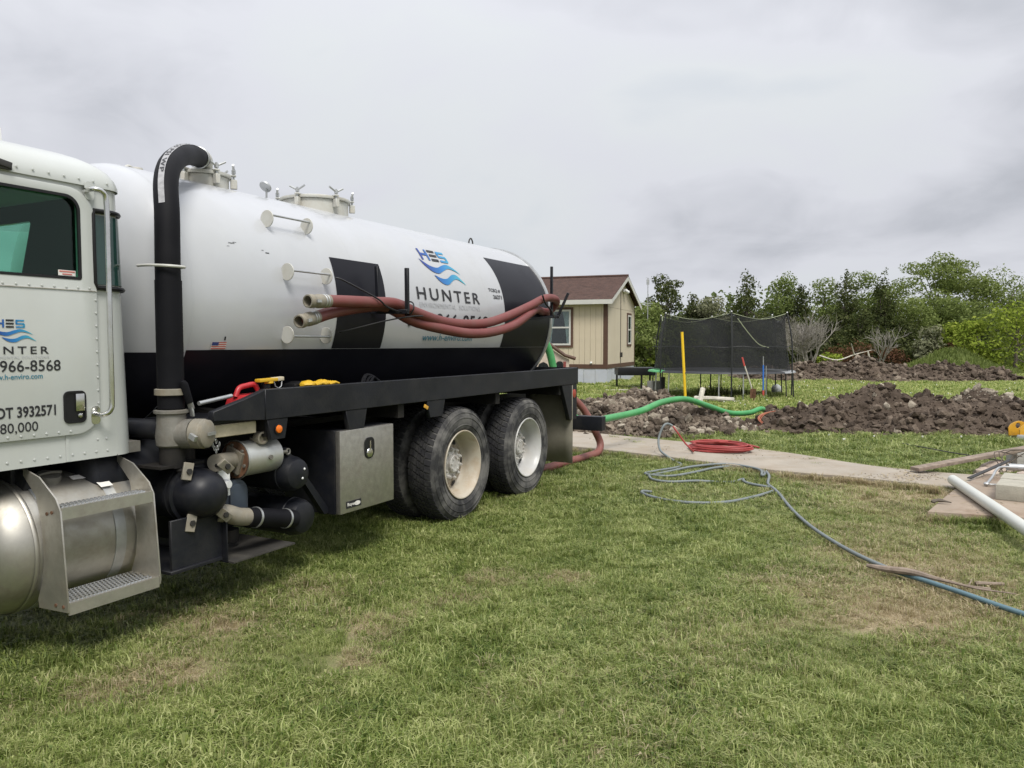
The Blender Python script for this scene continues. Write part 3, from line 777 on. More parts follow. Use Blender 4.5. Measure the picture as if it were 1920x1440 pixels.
for z, y0, r in ((.745, 3.60, .118), (.435, 3.63, .125)):
    b = MB(); SX = 3.82 if z > .6 else 3.90
    b.lathe([(0, 4.3), (r, 4.3), (r, y0 + .13), (r + .005, y0 + .125), (r + .005, y0 + .11), (r, y0 + .105), (r * .97, y0 + .06), (r * .82, y0 + .02), (r * .5, y0 + .003), (0, y0)], (SX, 0, z), (0, 1, 0), 36)
    o = tk(b, 'silencer', 'pump_black')
    if z > .6:
        b = MB()
        for dx, dz in ((.04, .03), (.02, -.03)): b.ball((SX + dx, y0 + .004, z + dz), .009, 8, 6)
        tk(b, 'bolt', 'white_plastic', o)
b = MB(); b.prism(rrect(3.335, 3.515, .53, .76, (.02, .088, .088, .02), 8), (0, 3.76, 0), (1, 0, 0), (0, 0, 1), (0, .26, 0)); b.prism(rrect(3.36, 3.49, .56, .735, (.02, .06, .06, .02), 8), (0, 3.745, 0), (1, 0, 0), (0, 0, 1), (0, .02, 0)); tk(b, 'gear_case', 'gear_blue', bevel=.006)
b = MB(); b.bx(3.10, 3.60, 3.9, 4.35, .42, .90); tk(b, 'pump_body', 'pump_black', bevel=.03)
b = MB(); b.bx(3.215, 3.30, 3.68, 3.69, .69, .85); b.lathe([(.034, 0), (.032, -.03), (.022, -.045), (0, -.048)], (3.255, 3.68, .765), (0, 1, 0), 20); tk(b, 'pressure_switch', 'white_plastic')
for pa_, pb2_, rr_ in (((3.47, 3.9, .34), (3.47, 3.9, .42), .07), ((3.30, 4.0, 1.0), (3.30, 4.0, 1.14), .06), ((3.16, 3.95, .9), (3.16, 3.95, 1.02), .09)):
    b = MB(); b.cyl(pa_, pb2_, rr_, 14); tk(b, 'pump_fitting', 'frame_grime')
# 4-way valve under the suction pipe
b = MB(); b.lathe([(.078, 1.235), (.094, 1.23), (.094, 1.215), (.078, 1.205), (.082, 1.15), (.090, 1.09), (.084, 1.03), (.065, 1.015), (0, 1.01)], (2.975, 3.78, 0), (0, 0, 1), 28); b.cyl((2.99, 3.78, 1.09), (3.03, 3.66, 1.095), .085, 24); vl = tk(b, 'ball_valve', 'cast_grey')
b = MB(); d_ = Vector((.32, -.95, .0)).normalized(); c = Vector((3.035, 3.665, 1.095))
b.lathe([(.078, 0), (.086, .006), (.086, .06), (.08, .066), (.08, .085), (.066, .095), (0, .098)], c, d_, 28); cp = tk(b, 'camlock_cap', 'cast_tan', vl)
b = MB()
sd = Vector((d_.y, -d_.x, 0))
for s_ in (-1, 1): b.bar(c + d_ * .03 + sd * s_ * .09, c + d_ * .07 + sd * s_ * .10 + Vector((0, 0, -.02)), .02, .03)
b.bar(c + d_ * .104 - sd * .05, c + d_ * .104 + sd * .03, .008, .018); tk(b, 'cam_arm', 'steel_galv', vl)
b = MB()
cc = c + d_ * .05 - sd * .09
for i in range(9): 
    pc = cc + Vector((.012 * i if i < 4 else .06 - .012 * (i - 4), 0, -.02 * i if i < 6 else -.02 * (12 - i)))
    b.tube([pc + Vector((.008 * math.cos(q) * (1 if i % 2 else .3), .008 * math.cos(q) * (.3 if i % 2 else 1), .014 * math.sin(q))) for q in [k * math.pi / 4 for k in range(8)]], .0025, 5, closed=True)
tk(b, 'chain', 'steel_galv', vl)
b = MB(); b.bar((3.055, 3.70, 1.19), (3.045, 3.70, 1.25), .03, .012); b.bar((3.05, 3.70, 1.235), (2.985, 3.68, 1.38), .035, .014); hd = tk(b, 'valve_lever', 'steel_galv', vl, bevel=.004)
b = MB(); b.tube([(3.03, 3.695, 1.275), (2.985, 3.68, 1.38), (2.978, 3.678, 1.398)], [.022, .022, .012], 12); tk(b, 'lever_grip', 'rubber_hose_black', vl)
b = MB(); b.tube([(2.915, 4.7, 1.115), (2.93, 4.2, 1.115), (2.95, 3.82, 1.115)], .060, 20); tk(b, 'suction_pipe', 'frame_black')
b = MB(); b.cyl((2.975, 3.78, .90), (2.975, 3.78, 1.03), .07, 16); b.bx(2.85, 3.15, 3.72, 3.95, .905, .92); b.cyl((3.08, 3.76, 1.0), (3.08, 3.76, 1.02), .03, 8); tk(b, 'valve_stand', 'frame_grime')
b = MB(); b.bx(2.72, 2.86, 3.9, 4.2, 1.0, 1.06); tk(b, 'valve_stand', 'cast_grey')
b = MB(); b.tube([(3.10, 3.70, 1.262), (3.36, 3.72, 1.29)], .013, 10); tk(b, 'steel_rod', 'steel_galv')

# --- fuel tank with steps
b = MB()
fz, fy, fr = .575, 4.13, .345
b.lathe([(0, 2.00), (.10, 2.005), (.22, 2.03), (.29, 2.07), (.325, 2.12), (.338, 2.17), (fr, 2.20), (fr, 2.82), (.30, 2.87), (0, 2.88)], (0, fy, fz), (1, 0, 0), 64)
b.lathe([(fr + .001, 2.188), (fr + .006, 2.195), (fr + .006, 2.206), (fr + .001, 2.212)], (0, fy, fz), (1, 0, 0), 64)
ft = tk(b, 'fuel_tank', 'aluminium')
for x in (2.29, 2.645):
    b = MB(); b.lathe([(fr + .001, x - .03), (fr + .006, x - .03), (fr + .006, x + .03), (fr + .001, x + .03)], (0, fy, fz), (1, 0, 0), 64); tk(b, 'tank_strap', 'steel_galv', ft)
b = MB(); b.lathe([(.06, 0), (.06, .03), (.055, .04), (.0, .042)], (2.40, 4.02, fz + fr - .03), (0, -.33, 1), 24); b.tube([(2.34, 4.0, fz + fr + .012), (2.40, 3.99, fz + fr + .02), (2.46, 4.0, fz + fr + .012)], .008, 8); tk(b, 'filler_cap', 'cast_grey', ft)
b = MB()
for x in (2.26, 2.66): b.bx(x - .045, x + .045, 4.02, 4.40, .86, .98); b.box((x + .0, 3.99, .905), (.05, .10, .10), Matrix.Rotation(R_(30), 3, 'X'))
tk(b, 'tank_mount', 'frame_black', ft, bevel=.01)
b = MB(); b.add([(2.60, 3.93, .868), (2.67, 3.93, .868), (2.67, 3.875, .838), (2.60, 3.875, .838)], [(0, 1, 2, 3)]); b.add([(2.50, 4.0, .902), (2.57, 4.0, .902), (2.57, 3.96, .886), (2.50, 3.96, .886)], [(0, 1, 2, 3)])
tk(b, 'warning_label', 'print_pale', ft)
for x in (2.225, 2.735):
    poly = [(3.60, .31), (3.595, .335), (3.635, .80), (3.67, .86), (3.80, .955), (3.93, .99), (3.93, .955), (3.83, .86), (3.79, .72), (3.776, .575), (3.79, .45), (3.835, .345), (3.83, .30)]
    b = MB(); b.prism(poly, (x, 0, 0), (0, 1, 0), (0, 0, 1), (.008, 0, 0)); o = tk(b, 'step_bracket', 'aluminium_plate', ft)
    for yy, zz in ((3.70, .79), (3.74, .78), (3.63, .335), (3.69, .335)):
        b = MB(); b.cyl((x - .004, yy, zz), (x - .0005, yy, zz), .009, 8); tk(b, 'bolt', 'rust', ft)
def step(z, y0, y1):
    b = MB(); b.bx(2.234, 2.734, y0, y0 + .012, z - .058, z); b.bx(2.234, 2.734, y0 + .012, y1, z - .01, z - .002)
    o = tk(b, 'step', 'aluminium_plate', ft)
    b = MB(); n = 22
    for i in range(n):
        for k in range(max(2, int((y1 - y0 - .02) / .03))):
            x = 2.25 + .47 * (i + .5 * (k % 2)) / n; y = y0 + .028 + .03 * k
            b.lathe([(.0095, 0), (.0075, .008), (.004, .008), (.004, .001)], (x, y, z - .002), (0, 0, 1), 6)
    q = tk(b, 'step_grip', 'chrome', ft, smooth=0); q['kind'] = 'stuff'
step(.815, 3.635, 3.76); step(.352, 3.60, 3.83)

# --- cab
def lean(v): return (v[0] - .055 * max(0, (v[0] - 2.5) / .34) * max(0, (v[2] - 1) / 1.45), v[1], v[2])
cab_m = ['cab_white', 'interior']
b = MB()
side_o = rrect(.95, 2.695, 1.0, 2.445, .01); side_i = rrect(1.45, 2.515, 1.93, 2.38, .06)
b.ring(side_o, side_i, (0, 3.865, 0), (1, 0, 0), (0, 0, 1), (0, .035, 0), 0, 1)
b.ring(side_o, side_i, (0, 5.775, 0), (1, 0, 0), (0, 0, 1), (0, -.035, 0), 0, 1)
for s_, yc in ((1, 4.005), (-1, 5.635)):
    rows = []
    for z in (1.0, 2.445): rows.append([(2.695 + .14 * math.sin(R_(a)), yc - s_ * .14 * math.cos(R_(a)), z) for a in range(0, 91, 9)])
    b.sheet(rows)
rw_o = rrect(4.005, 5.635, 1.0, 2.445, .01)
rw_i = [(a + (.42 * (2.34 - z) if a < 5.0 else 0), z) for a, z in rrect(4.70, 5.50, 1.90, 2.34, .02)]
rw_i = [(a, z) for a, z in rw_i]
b.ring(rw_o, rw_i, (2.835, 0, 0), (0, 1, 0), (0, 0, 1), (-.035, 0, 0), 0, 1)
b.bx(.95, .99, 3.87, 5.77, 1.0, 1.9)
b.bx(.99, 2.74, 3.89, 5.75, 1.0, 1.05, 1)
cab = tk(b, 'cab', cab_m, xf=lean)
# roof cap
b = MB()
def roof_sec(inset, z, n=6):
    return [(x, y, z) for x, y in rrect(.95 + inset * .3, 2.84 - inset * .8, 3.855 + inset, 5.785 - inset, .14 + inset * .35, n)]
secs = [roof_sec(-.004, 2.432), roof_sec(-.004, 2.452)] + [roof_sec(.34 * (1 - math.cos(R_(a))), 2.452 + .185 * math.sin(R_(a))) for a in (12, 25, 38, 50, 62, 75, 88)]
secs += [roof_sec(.5, 2.668), roof_sec(.7, 2.688), roof_sec(.88, 2.698)]
n = len(secs[0])
b.add([p for s_ in secs for p in s_], [(i * n + k, i * n + (k + 1) % n, (i + 1) * n + (k + 1) % n, (i + 1) * n + k) for i in range(len(secs) - 1) for k in range(n)] + [tuple(range((len(secs) - 1) * n, len(secs) * n))])
tk(b, 'roof', 'cab_white', cab, xf=lean)
b = MB(); b.prism([(2.24, 2.62), (2.36, 2.62), (2.35, 2.735), (2.32, 2.74), (2.25, 2.71)], (0, 4.24, 0), (1, 0, 0), (0, 0, 1), (0, .09, 0)); tk(b, 'roof_lamp', 'white_plastic', cab, bevel=.01)
b = MB(); b.bar((2.02, 3.84, 2.48), (2.165, 3.84, 2.455), .03, .03); b.bx(2.10, 2.17, 3.835, 3.85, 2.435, 2.47); tk(b, 'mirror_bracket', 'steel_dark', cab, bevel=.004)
# door with its window opening
b = MB()
d_o = rrect(1.30, 2.588, 1.14, 2.412, (.13, .15, .10, .10), 8); d_i = rrect(1.50, 2.50, 1.945, 2.365, (.012, .075, .06, .012), 8)
b.ring(d_o, d_i, (0, 3.846, 0), (1, 0, 0), (0, 0, 1), (0, .018, 0)); door = tk(b, 'door', 'cab_white', cab, bevel=.006)
b = MB(); b.ring(rrect(1.498, 2.506, 1.940, 2.371, (.014, .078, .06, .014), 8), rrect(1.508, 2.492, 1.953, 2.357, (.01, .068, .05, .01), 8), (0, 3.8435, 0), (1, 0, 0), (0, 0, 1), (0, .012, 0)); tk(b, 'window_seal', 'black_plastic', cab)
for yy in (3.868, 5.77):
    b = MB(); b.prism(rrect(1.47, 2.512, 1.935, 2.375, .05), (0, yy, 0), (1, 0, 0), (0, 0, 1), (0, .004, 0)); tk(b, 'door_window', 'cab_glass', cab)
b = MB(); b.prism(rw_i, (2.817, 0, 0), (0, 1, 0), (0, 0, 1), (.004, 0, 0)); tk(b, 'rear_window', 'rear_glass', cab, xf=lean)
b = MB(); b.bx(2.395, 2.485, 3.8645, 3.8672, 1.958, 1.986); tk(b, 'window_sticker', 'print_pale', cab)
b = MB(); b.bx(2.40, 2.48, 3.8625, 3.8642, 1.9765, 1.9825); b.bx(2.415, 2.465, 3.8625, 3.8642, 1.963, 1.969); tk(b, 'window_sticker', 'sticker_red', cab)
b = MB(); b.bx(1.30, 2.585, 3.841, 3.8465, 1.885, 1.889); tk(b, 'door_seam', 'hub_grey', cab)
# corner window wrapped round the rear post
b = MB(); g = MB()
def corner(s_, r, z): return (2.695 + r * math.sin(R_(s_)), 4.005 - r * math.cos(R_(s_)), z)
def cgrid(r, a0, a1, z0, z1, na=10, nz=2): return [[corner(a0 + (a1 - a0) * i / na, r, z0 + (z1 - z0) * k / nz) for i in range(na + 1)] for k in range(nz + 1)]
g.sheet(cgrid(.149, 0, 82, 1.925, 2.29)); g.add([(2.60, 3.856, 1.925), (2.695, 3.856, 1.925), (2.695, 3.856, 2.29), (2.60, 3.856, 2.29)], [(0, 1, 2, 3)])
tk(g, 'corner_window', 'corner_glass', cab, xf=lean)
loop = [(2.592, 3.852, 2.29), (2.60, 3.852, 2.31)] + [corner(a, .153, 2.312) for a in range(0, 79, 13)] + [corner(84, .153, 2.29), corner(86, .153, 2.1), corner(84, .153, 1.92)] + [corner(a, .153, 1.905) for a in range(78, -1, -13)] + [(2.60, 3.852, 1.907), (2.590, 3.852, 1.93), (2.590, 3.852, 2.1)]
b.tube(loop, .013, 8, closed=True); tk(b, 'window_seal', 'black_plastic', cab, xf=lean)
# grab handle, door handle
b = MB(); b.tube(smooth_path([(2.535, 3.85, 2.405), (2.55, 3.79, 2.41), (2.585, 3.775, 2.40), (2.605, 3.775, 2.35), (2.607, 3.775, 2.1), (2.607, 3.775, 1.6), (2.607, 3.775, 1.32), (2.60, 3.778, 1.26), (2.575, 3.80, 1.235), (2.555, 3.85, 1.24)], 6), .0135, 12); tk(b, 'grab_handle', 'chrome', cab)
for z in (1.235, 2.41):
    b = MB(); b.prism(rrect(2.535, 2.585, z - .05, z + .045, .02), (0, 3.848, 0), (1, 0, 0), (0, 0, 1), (0, -.005, 0)); tk(b, 'handle_base', 'chrome' if z < 2 else 'cab_white', cab)
b = MB(); b.ring(rrect(2.388, 2.506, 1.20, 1.367, .028), rrect(2.398, 2.496, 1.21, 1.357, .02), (0, 3.846, 0), (1, 0, 0), (0, 0, 1), (0, -.008, 0)); b.prism(rrect(2.395, 2.499, 1.208, 1.36, .02), (0, 3.845, 0), (1, 0, 0), (0, 0, 1), (0, -.002, 0)); tk(b, 'door_handle', 'black_plastic', cab)
b = MB(); b.bx(2.447, 2.494, 3.832, 3.842, 1.262, 1.352); b.lathe([(.013, 0), (.012, -.005), (0, -.006)], (2.472, 3.842, 1.238), (0, 1, 0), 16); tk(b, 'door_handle_lever', 'chrome', cab, bevel=.003)
# rivets
def rivets(pts, name='rivet_row'):
    b = MB()
    for p in pts: b.lathe([(.0065, 0), (.005, -.003), (0, -.0042)], p, (0, 1, 0), 8)
    o = tk(b, name, 'cab_white', cab); o['kind'] = 'stuff'
rivets([(2.04 + .078 * k, 3.848, 2.462) for k in range(9)])
rivets([(2.578, 3.845, 1.84 - .068 * k) for k in range(10)])
rivets([(2.05 + .062 * k, 3.845, 1.160) for k in range(7)])
rivets([(2.05 + .065 * k, 3.864, 1.035) for k in range(10)] + [(2.58 + .05 * k, 3.864, 1.10) for k in range(2)])
rivets([(2.05 + .062 * k, 3.845, 1.90) for k in range(9)])
b = MB(); b.bx(2.405, 2.422, 3.8605, 3.864, 1.002, 1.135); tk(b, 'sill_joint', 'cab_white', cab)
# door lettering
def door_text(body, x0, x1, z0, z1, m, offset=0, space=1.0):
    vs, fs = text_mesh(body, offset, space)
    b = MB(); b.add([(x0 + (x1 - x0) * u, 3.8435, z0 + (z1 - z0) * v) for u, v in vs], fs)
    o = tk(b, 'lettering', m, cab, smooth=0); tag(o, label='words "%s" printed on the cab door' % body)
door_text('HUNTER', 1.975, 2.322, 1.560, 1.597, 'print_black', .012, 1.4)
door_text('ENVIRONMENTAL SOLUTIONS', 1.98, 2.322, 1.538, 1.5505, 'print_grey', 0, 1.1)
door_text('979-966-8568', 1.945, 2.379, 1.474, 1.530, 'print_black', .008)
door_text('www.h-enviro.com', 2.025, 2.287, 1.438, 1.464, 'print_teal', .01)
door_text('USDOT 3932571', 1.95, 2.348, 1.250, 1.305, 'print_black', .025)
door_text('GVW 80,000', 1.90, 2.257, 1.172, 1.228, 'print_black', .004)
logo(cab, lambda u, v: (2.062 + .153 * u, 3.8435, 1.618 + .108 * v), 'on the cab door')
# mirror-side front end: firewall, hood, fender, bumper
b = MB()
hs_ = [[(x, y, z) for x, y, z in ((.95, 3.98 + q, 1.05), (.95, 3.98 + q, 1.70), (.95, 4.25 + q * .5, 1.86), (.95, 4.82, 1.90))] for q in (0,)]
sec = lambda x, w, zt: [(x, LY - w, .95), (x, LY - w, zt - .2), (x, LY - w * .75, zt - .05), (x, LY, zt), (x, LY + w * .75, zt - .05), (x, LY + w, zt - .2), (x, LY + w, .95)]
b.sheet([sec(.95, .80, 1.85), sec(.2, .66, 1.76), sec(-.75, .52, 1.66)])
b.add(sec(-.75, .52, 1.66), [tuple(range(7))])
tk(b, 'hood', 'cab_white', cab)
for s_ in (1, -1):
    b = MB(); rows = []
    for k in range(9):
        a = R_(180 - 180 * k / 8); rows.append([(.35 - .66 * math.cos(a), LY - s_ * q, .58 + .60 * math.sin(a)) for q in (1.12, .62)])
    b.sheet(rows); o = tk(b, 'fender', 'cab_white', cab); md = o.modifiers.new('thick', 'SOLIDIFY'); md.thickness = .02
    b = MB(); b.cyl((-.45, LY - s_ * .88, 1.12), (-.33, LY - s_ * .88, 1.12), .1, 20); tk(b, 'headlight', 'chrome', cab)
b = MB(); b.bx(-1.0, -.9, LY - 1.15, LY + 1.15, .4, .75); tk(b, 'front_bumper', 'chrome', cab, bevel=.02)
b = MB(); b.add([(.97, 3.95, 1.9), (.97, 5.69, 1.9), (1.12, 5.62, 2.43), (1.12, 4.02, 2.43)], [(0, 1, 2, 3)]); tk(b, 'windscreen', 'cab_glass', cab)
b = MB(); b.bx(2.05, 2.25, 4.0, 4.5, 1.05, 1.95); b.bx(1.7, 2.2, 4.0, 4.5, 1.05, 1.5); tk(b, 'seat', 'interior', cab, bevel=.05)

# --- hose rack on the tank flank
b = MB()
b.bar((5.02, 3.95, 1.87), (5.04, 3.59, 1.865), .035, .035); b.bar((5.005, 3.86, 1.87), (4.99, 3.86, 2.235), .03, .03, up=(1, 0, 0)); b.bar((5.04, 3.60, 1.865), (5.03, 3.595, 2.21), .03, .03, up=(1, 0, 0))
tk(b, 'hose_rack', 'frame_black', bevel=.003, seg=1)
b = MB()
b.bar((8.2, 3.95, 1.925), (8.2, 3.70, 1.925), .035, .035); b.bar((8.2, 3.80, 1.93), (8.2, 3.80, 2.51), .028, .028, up=(1, 0, 0)); b.bar((8.2, 3.72, 1.925), (8.23, 3.60, 2.20), .03, .02, up=(1, 0, 0)); b.bar((7.65, 3.936, 1.885), (8.2, 3.72, 1.925), .025, .025)
tk(b, 'hose_rack', 'frame_black', bevel=.003, seg=1)
# rear outlet on the tank
b = MB(); b.cyl((8.55, 4.42, 1.80), (8.70, 4.40, 1.80), .07, 18); b.cyl((8.55, 4.52, 1.15), (8.72, 4.50, 1.15), .07, 18); b.cyl((8.5, LY, CZ), (8.66, LY, CZ), .35, 32); tk(b, 'rear_outlet', 'tank_fitting_white')

# ================================================================== hoses lying on the truck
def ribbed(pts, r, pitch, amp, n=16):
    P = smooth_path(pts, 10); out = []; rs = []; acc = 0
    L = [0]
    for a, c in zip(P, P[1:]): L.append(L[-1] + (c - a).length)
    tot = L[-1]; k = int(tot / pitch) * 2; j = 0
    for i in range(k + 1):
        s_ = tot * i / k
        while j < len(L) - 2 and L[j + 1] < s_: j += 1
        f = (s_ - L[j]) / max(1e-6, L[j + 1] - L[j])
        out.append(P[j].lerp(P[j + 1], f)); rs.append(r + (amp if i % 2 else 0))
    return out, rs
up_ = [(4.105, 3.71, 1.906), (4.30, 3.705, 1.915), (4.72, 3.70, 1.925), (5.02, 3.695, 1.928), (5.31, 3.69, 1.865), (5.68, 3.69, 1.805), (6.07, 3.69, 1.79), (6.50, 3.69, 1.815), (6.95, 3.695, 1.90), (7.42, 3.70, 2.015), (7.80, 3.705, 2.115), (8.08, 3.72, 2.13), (8.29, 3.78, 2.10), (8.345, 3.855, 2.03),
       (8.27, 3.885, 1.985), (8.05, 3.87, 1.99), (7.75, 3.78, 1.998), (7.42, 3.695, 1.935), (6.95, 3.645, 1.80), (6.50, 3.64, 1.725), (6.07, 3.64, 1.705), (5.68, 3.66, 1.735), (5.31, 3.735, 1.80), (5.02, 3.79, 1.905), (4.75, 3.80, 1.895), (4.40, 3.79, 1.845), (4.19, 3.77, 1.80), (4.055, 3.755, 1.775)]
lo_ = up_
b = MB(); P, rs = ribbed(up_, .0425, .016, .0028); b.tube(P, rs, 14)
orig = T2W((6.0, 3.68, 1.75))
hz = b.build('discharge_hose', 'hose_red', None, off=orig, xf=T2W)
tag(hz, 'ribbed dusty red suction hose doubled over the rack on the tank flank', 'hose')
for p, q in ((up_[0], up_[1]), (up_[-1], up_[-2])):
    p = Vector(p); q = Vector(q); d = (p - q).normalized()
    b = MB(); b.lathe([(.0465, -.13), (.047, -.06), (.05, -.055), (.05, -.02), (.046, -.015), (.046, .03), (.049, .035), (.049, .05), (.046, .055), (.046, .075), (.037, .076), (.036, -.02), (0, -.02)], p, d, 24)
    tag(b.build('coupling', 'cast_tan', hz, off=orig, xf=T2W), label='grey metal coupling on the hose end')
    b = MB()
    for a in (0, 180):
        o_ = Vector((0, math.cos(R_(a)), math.sin(R_(a)))) * .055; b.bar(p + d * .0 + o_, p + d * .04 + o_, .012, .02)
    for h in (-.1, -.075): b.lathe([(.0475, h - .006), (.050, h), (.0475, h + .006)], p, d, 24)
    b.build('coupling_band', 'steel_galv', hz, off=orig, xf=T2W)
def strap(name, pts, r, label, m='black_plastic'):
    o_ = T2W(pts[len(pts) // 2]); b = MB(); b.tube(smooth_path(pts, 6), r, 8)
    return tag(b.build(name, m, None, off=o_, xf=T2W), label, 'strap')
strap('rubber_strap', [(4.47, 3.84, 2.10), (4.52, 3.80, 2.08), (4.72, 3.65, 1.955), (4.82, 3.642, 1.90), (4.96, 3.64, 1.868), (5.12, 3.66, 1.86)], .007, 'thin black rubber strap stretched down over the top hose end', )
strap('rubber_strap', [(4.50, 3.84, 1.695), (4.55, 3.80, 1.71), (4.85, 3.66, 1.79), (5.12, 3.62, 1.83), (5.30, 3.63, 1.84)], .006, 'thin black rubber strap running up from the lowest step plate')
strap('rubber_strap', [(5.17, 3.66, 1.85), (5.18, 3.635, 1.90), (5.20, 3.66, 1.945), (5.21, 3.71, 1.95), (5.20, 3.75, 1.90), (5.18, 3.72, 1.845), (5.17, 3.66, 1.85)], .006, 'black tie looped round the hose by the front rack')
strap('rubber_strap', [(7.62, 3.64, 2.14), (7.70, 3.645, 2.06), (7.85, 3.64, 1.98), (8.05, 3.70, 1.925)], .010, 'black strap across the hose at the rear rack post')

# things lying on the deck behind the rail
def onrail(name, label, cat, parts, base):
    o = root(name, T2W(base), label, cat)
    o.rotation_euler = (0, 0, AX)
    for n_, mb, m_, bv in parts: mb.build(n_, m_, o, off=base, bevel=bv)
    return o
b0 = MB(); b0.prism([(3.44, 1.153), (3.74, 1.153), (3.74, 1.265), (3.70, 1.275), (3.66, 1.29), (3.46, 1.285), (3.435, 1.23)], (0, 3.70, 0), (1, 0, 0), (0, 0, 1), (0, .17, 0))
b1 = MB(); b1.tube(smooth_path([(3.45, 3.785, 1.275), (3.48, 3.785, 1.328), (3.54, 3.785, 1.343), (3.61, 3.785, 1.345), (3.65, 3.785, 1.285)], 5), .017, 10)
b2 = MB(); b2.cyl((3.70, 3.78, 1.265), (3.70, 3.78, 1.348), .030, 16)
onrail('jerry_can', 'red plastic fuel can lying behind the side rail near the cab', 'fuel can', [('body', b0, 'red_plastic', .025), ('handle', b1, 'red_plastic', 0), ('spout', b2, 'black_plastic', .004)], (3.53, 3.785, 1.152))
b0 = MB(); b0.bar((3.60, 3.75, 1.372), (3.76, 3.75, 1.376), .05, .022); b0.cyl((3.70, 3.75, 1.350), (3.70, 3.75, 1.364), .03, 14)
b1 = MB(); b1.bar((3.73, 3.75, 1.3755), (3.82, 3.75, 1.379), .04, .026)
b2 = MB(); b2.tube([(3.735, 3.74, 1.364), (3.742, 3.735, 1.33), (3.77, 3.735, 1.315), (3.795, 3.735, 1.33), (3.805, 3.74, 1.362)], .004, 6)
onrail('tee_handle_cap', 'yellow tee handle with cream end and wire loop above the fuel can', 'handle', [('bar', b0, 'yellow_plastic', .006), ('end_piece', b1, 'wood_beam', .006), ('wire_loop', b2, 'steel_galv', 0)], (3.72, 3.75, 1.349))
b0 = MB()
for x, w in ((4.10, .11), (4.24, .10)):
    b0.ball((x, 3.78, 1.325), (w * .6, .05, .028), 14, 8, jit=.25)
    for q in range(4): b0.tube([(x + .03, 3.74 + .022 * q, 1.32), (x + .09, 3.735 + .022 * q, 1.332), (x + .13, 3.735 + .02 * q, 1.322)], [.014, .012, .008], 8)
b1 = MB(); b1.prism([(4.0, 1.153), (4.42, 1.153), (4.42, 1.29), (4.36, 1.335), (4.10, 1.345), (4.02, 1.33)], (0, 3.83, 0), (1, 0, 0), (0, 0, 1), (0, .12, 0))
onrail('tool_bag', 'black bag with yellow leather gloves showing over the side rail', 'bag', [('gloves', b0, 'yellow_plastic', 0), ('bag', b1, 'black_plastic', .02)], (4.2, 3.84, 1.152))
b0 = MB()
for k in range(5): b0.tube(smooth_path([(4.60 + .025 * k, 3.74, 1.17), (4.66 + .03 * k, 3.75, 1.33 + .02 * math.sin(k * 1.7)), (4.76 + .03 * k, 3.78, 1.37 - .012 * k), (4.90 + .02 * k, 3.80, 1.32 - .01 * k), (4.98 + .02 * k, 3.80, 1.17)], 5), .011, 8)
onrail('hose_bundle', 'dark coiled line heaped behind the rail above the tool box', 'hose', [('coil', b0, 'rubber_hose_black', 0)], (4.8, 3.77, 1.152))

# ================================================================== GROUND
def nz(x, y, z=0.): return mnoise.noise(Vector((x, y, z)))
BARE = [(-1.24, 5.02, .16, .9), (-1.05, 4.85, .12, .6), (-.40, 4.75, .20, .9), (-.15, 5.15, .14, .6), (-.82, 4.30, .22, .75), (-1.65, 3.63, .24, .6), (-1.9, 3.42, .2, .45), (-1.64, 4.26, .26, .55), (.13, 3.57, .10, .8),
        (.3, 3.0, .10, .6), (1.75, 5.1, .22, .5), (1.45, 4.35, .14, .6), (2.2, 4.4, .22, .55), (-.1, 6.4, .15, .5), (.55, 3.42, .07, .8), (-.75, 3.85, .16, .55), (-2.0, 4.4, .3, .45), (2.6, 4.3, .4, .2), (.35, 5.2, .12, .5)]
def dry(x, y):
    v = .14 + .32 * nz(x * .55, y * .55, 3) + .24 * nz(x * 1.6, y * 1.6, 7) + .14 * nz(x * 4.2, y * 4.2, 11)
    # worn strip by the walk and the slab
    t = max(0, min(1, ((x - 2.7) * 1.6 + (y - 4.6) * 3.4) / (1.6 ** 2 + 3.4 ** 2)))
    d = math.hypot(x - 2.75 - 1.1 * t, y - 4.6 - 3.6 * t)
    v += .36 * math.exp(-(d / 1.0) ** 2)
    d2 = abs((x - .92) * .70 + (y - 11.46) * .714) if x < 4.6 else 9
    v += .30 * math.exp(-(d2 / .35) ** 2)
    for bx_, by_, r, s_ in BARE:
        q = ((x - bx_) ** 2 + ((y - by_) * 1.25) ** 2) / (r * r)
        if q < 6: v += s_ * math.exp(-q)
    return max(0, min(1, v))
def gz(x, y):
    return .012 * nz(x * .8, y * .8, 1) + .006 * nz(x * 3, y * 3, 5)
def axis_coords(lo, hi, flo, fhi, step):
    out = [lo]; q = lo
    fine = []
    v = flo
    while v <= fhi + 1e-6: fine.append(v); v += step
    left = []; d = step; v = flo
    while v > lo: d *= 1.35; v -= d; left.append(max(v, lo))
    right = []; d = step; v = fine[-1]
    while v < hi: d *= 1.35; v += d; right.append(min(v, hi))
    return sorted(set(left)) + fine + right
gx = axis_coords(-400, 400, -6, 9, .1); gy = axis_coords(-120, 600, 1.5, 14, .1)
me = bpy.data.meshes.new('ground')
W_ = len(gx)
me.from_pydata([(x, y, gz(x, y) - .006) for y in gy for x in gx], [], [(j * W_ + i, j * W_ + i + 1, (j + 1) * W_ + i + 1, (j + 1) * W_ + i) for j in range(len(gy) - 1) for i in range(W_ - 1)])
at = me.attributes.new('dry', 'FLOAT', 'POINT'); at.data.foreach_set('value', [dry(x, y) for y in gy for x in gx])
me.polygons.foreach_set('use_smooth', [True] * len(me.polygons))
gm = bpy.data.materials.new('lawn_soil'); gm.use_nodes = True; t = gm.node_tree; p = t.nodes['Principled BSDF']
an = t.nodes.new('ShaderNodeAttribute'); an.attribute_name = 'dry'
geo = t.nodes.new('ShaderNodeNewGeometry')
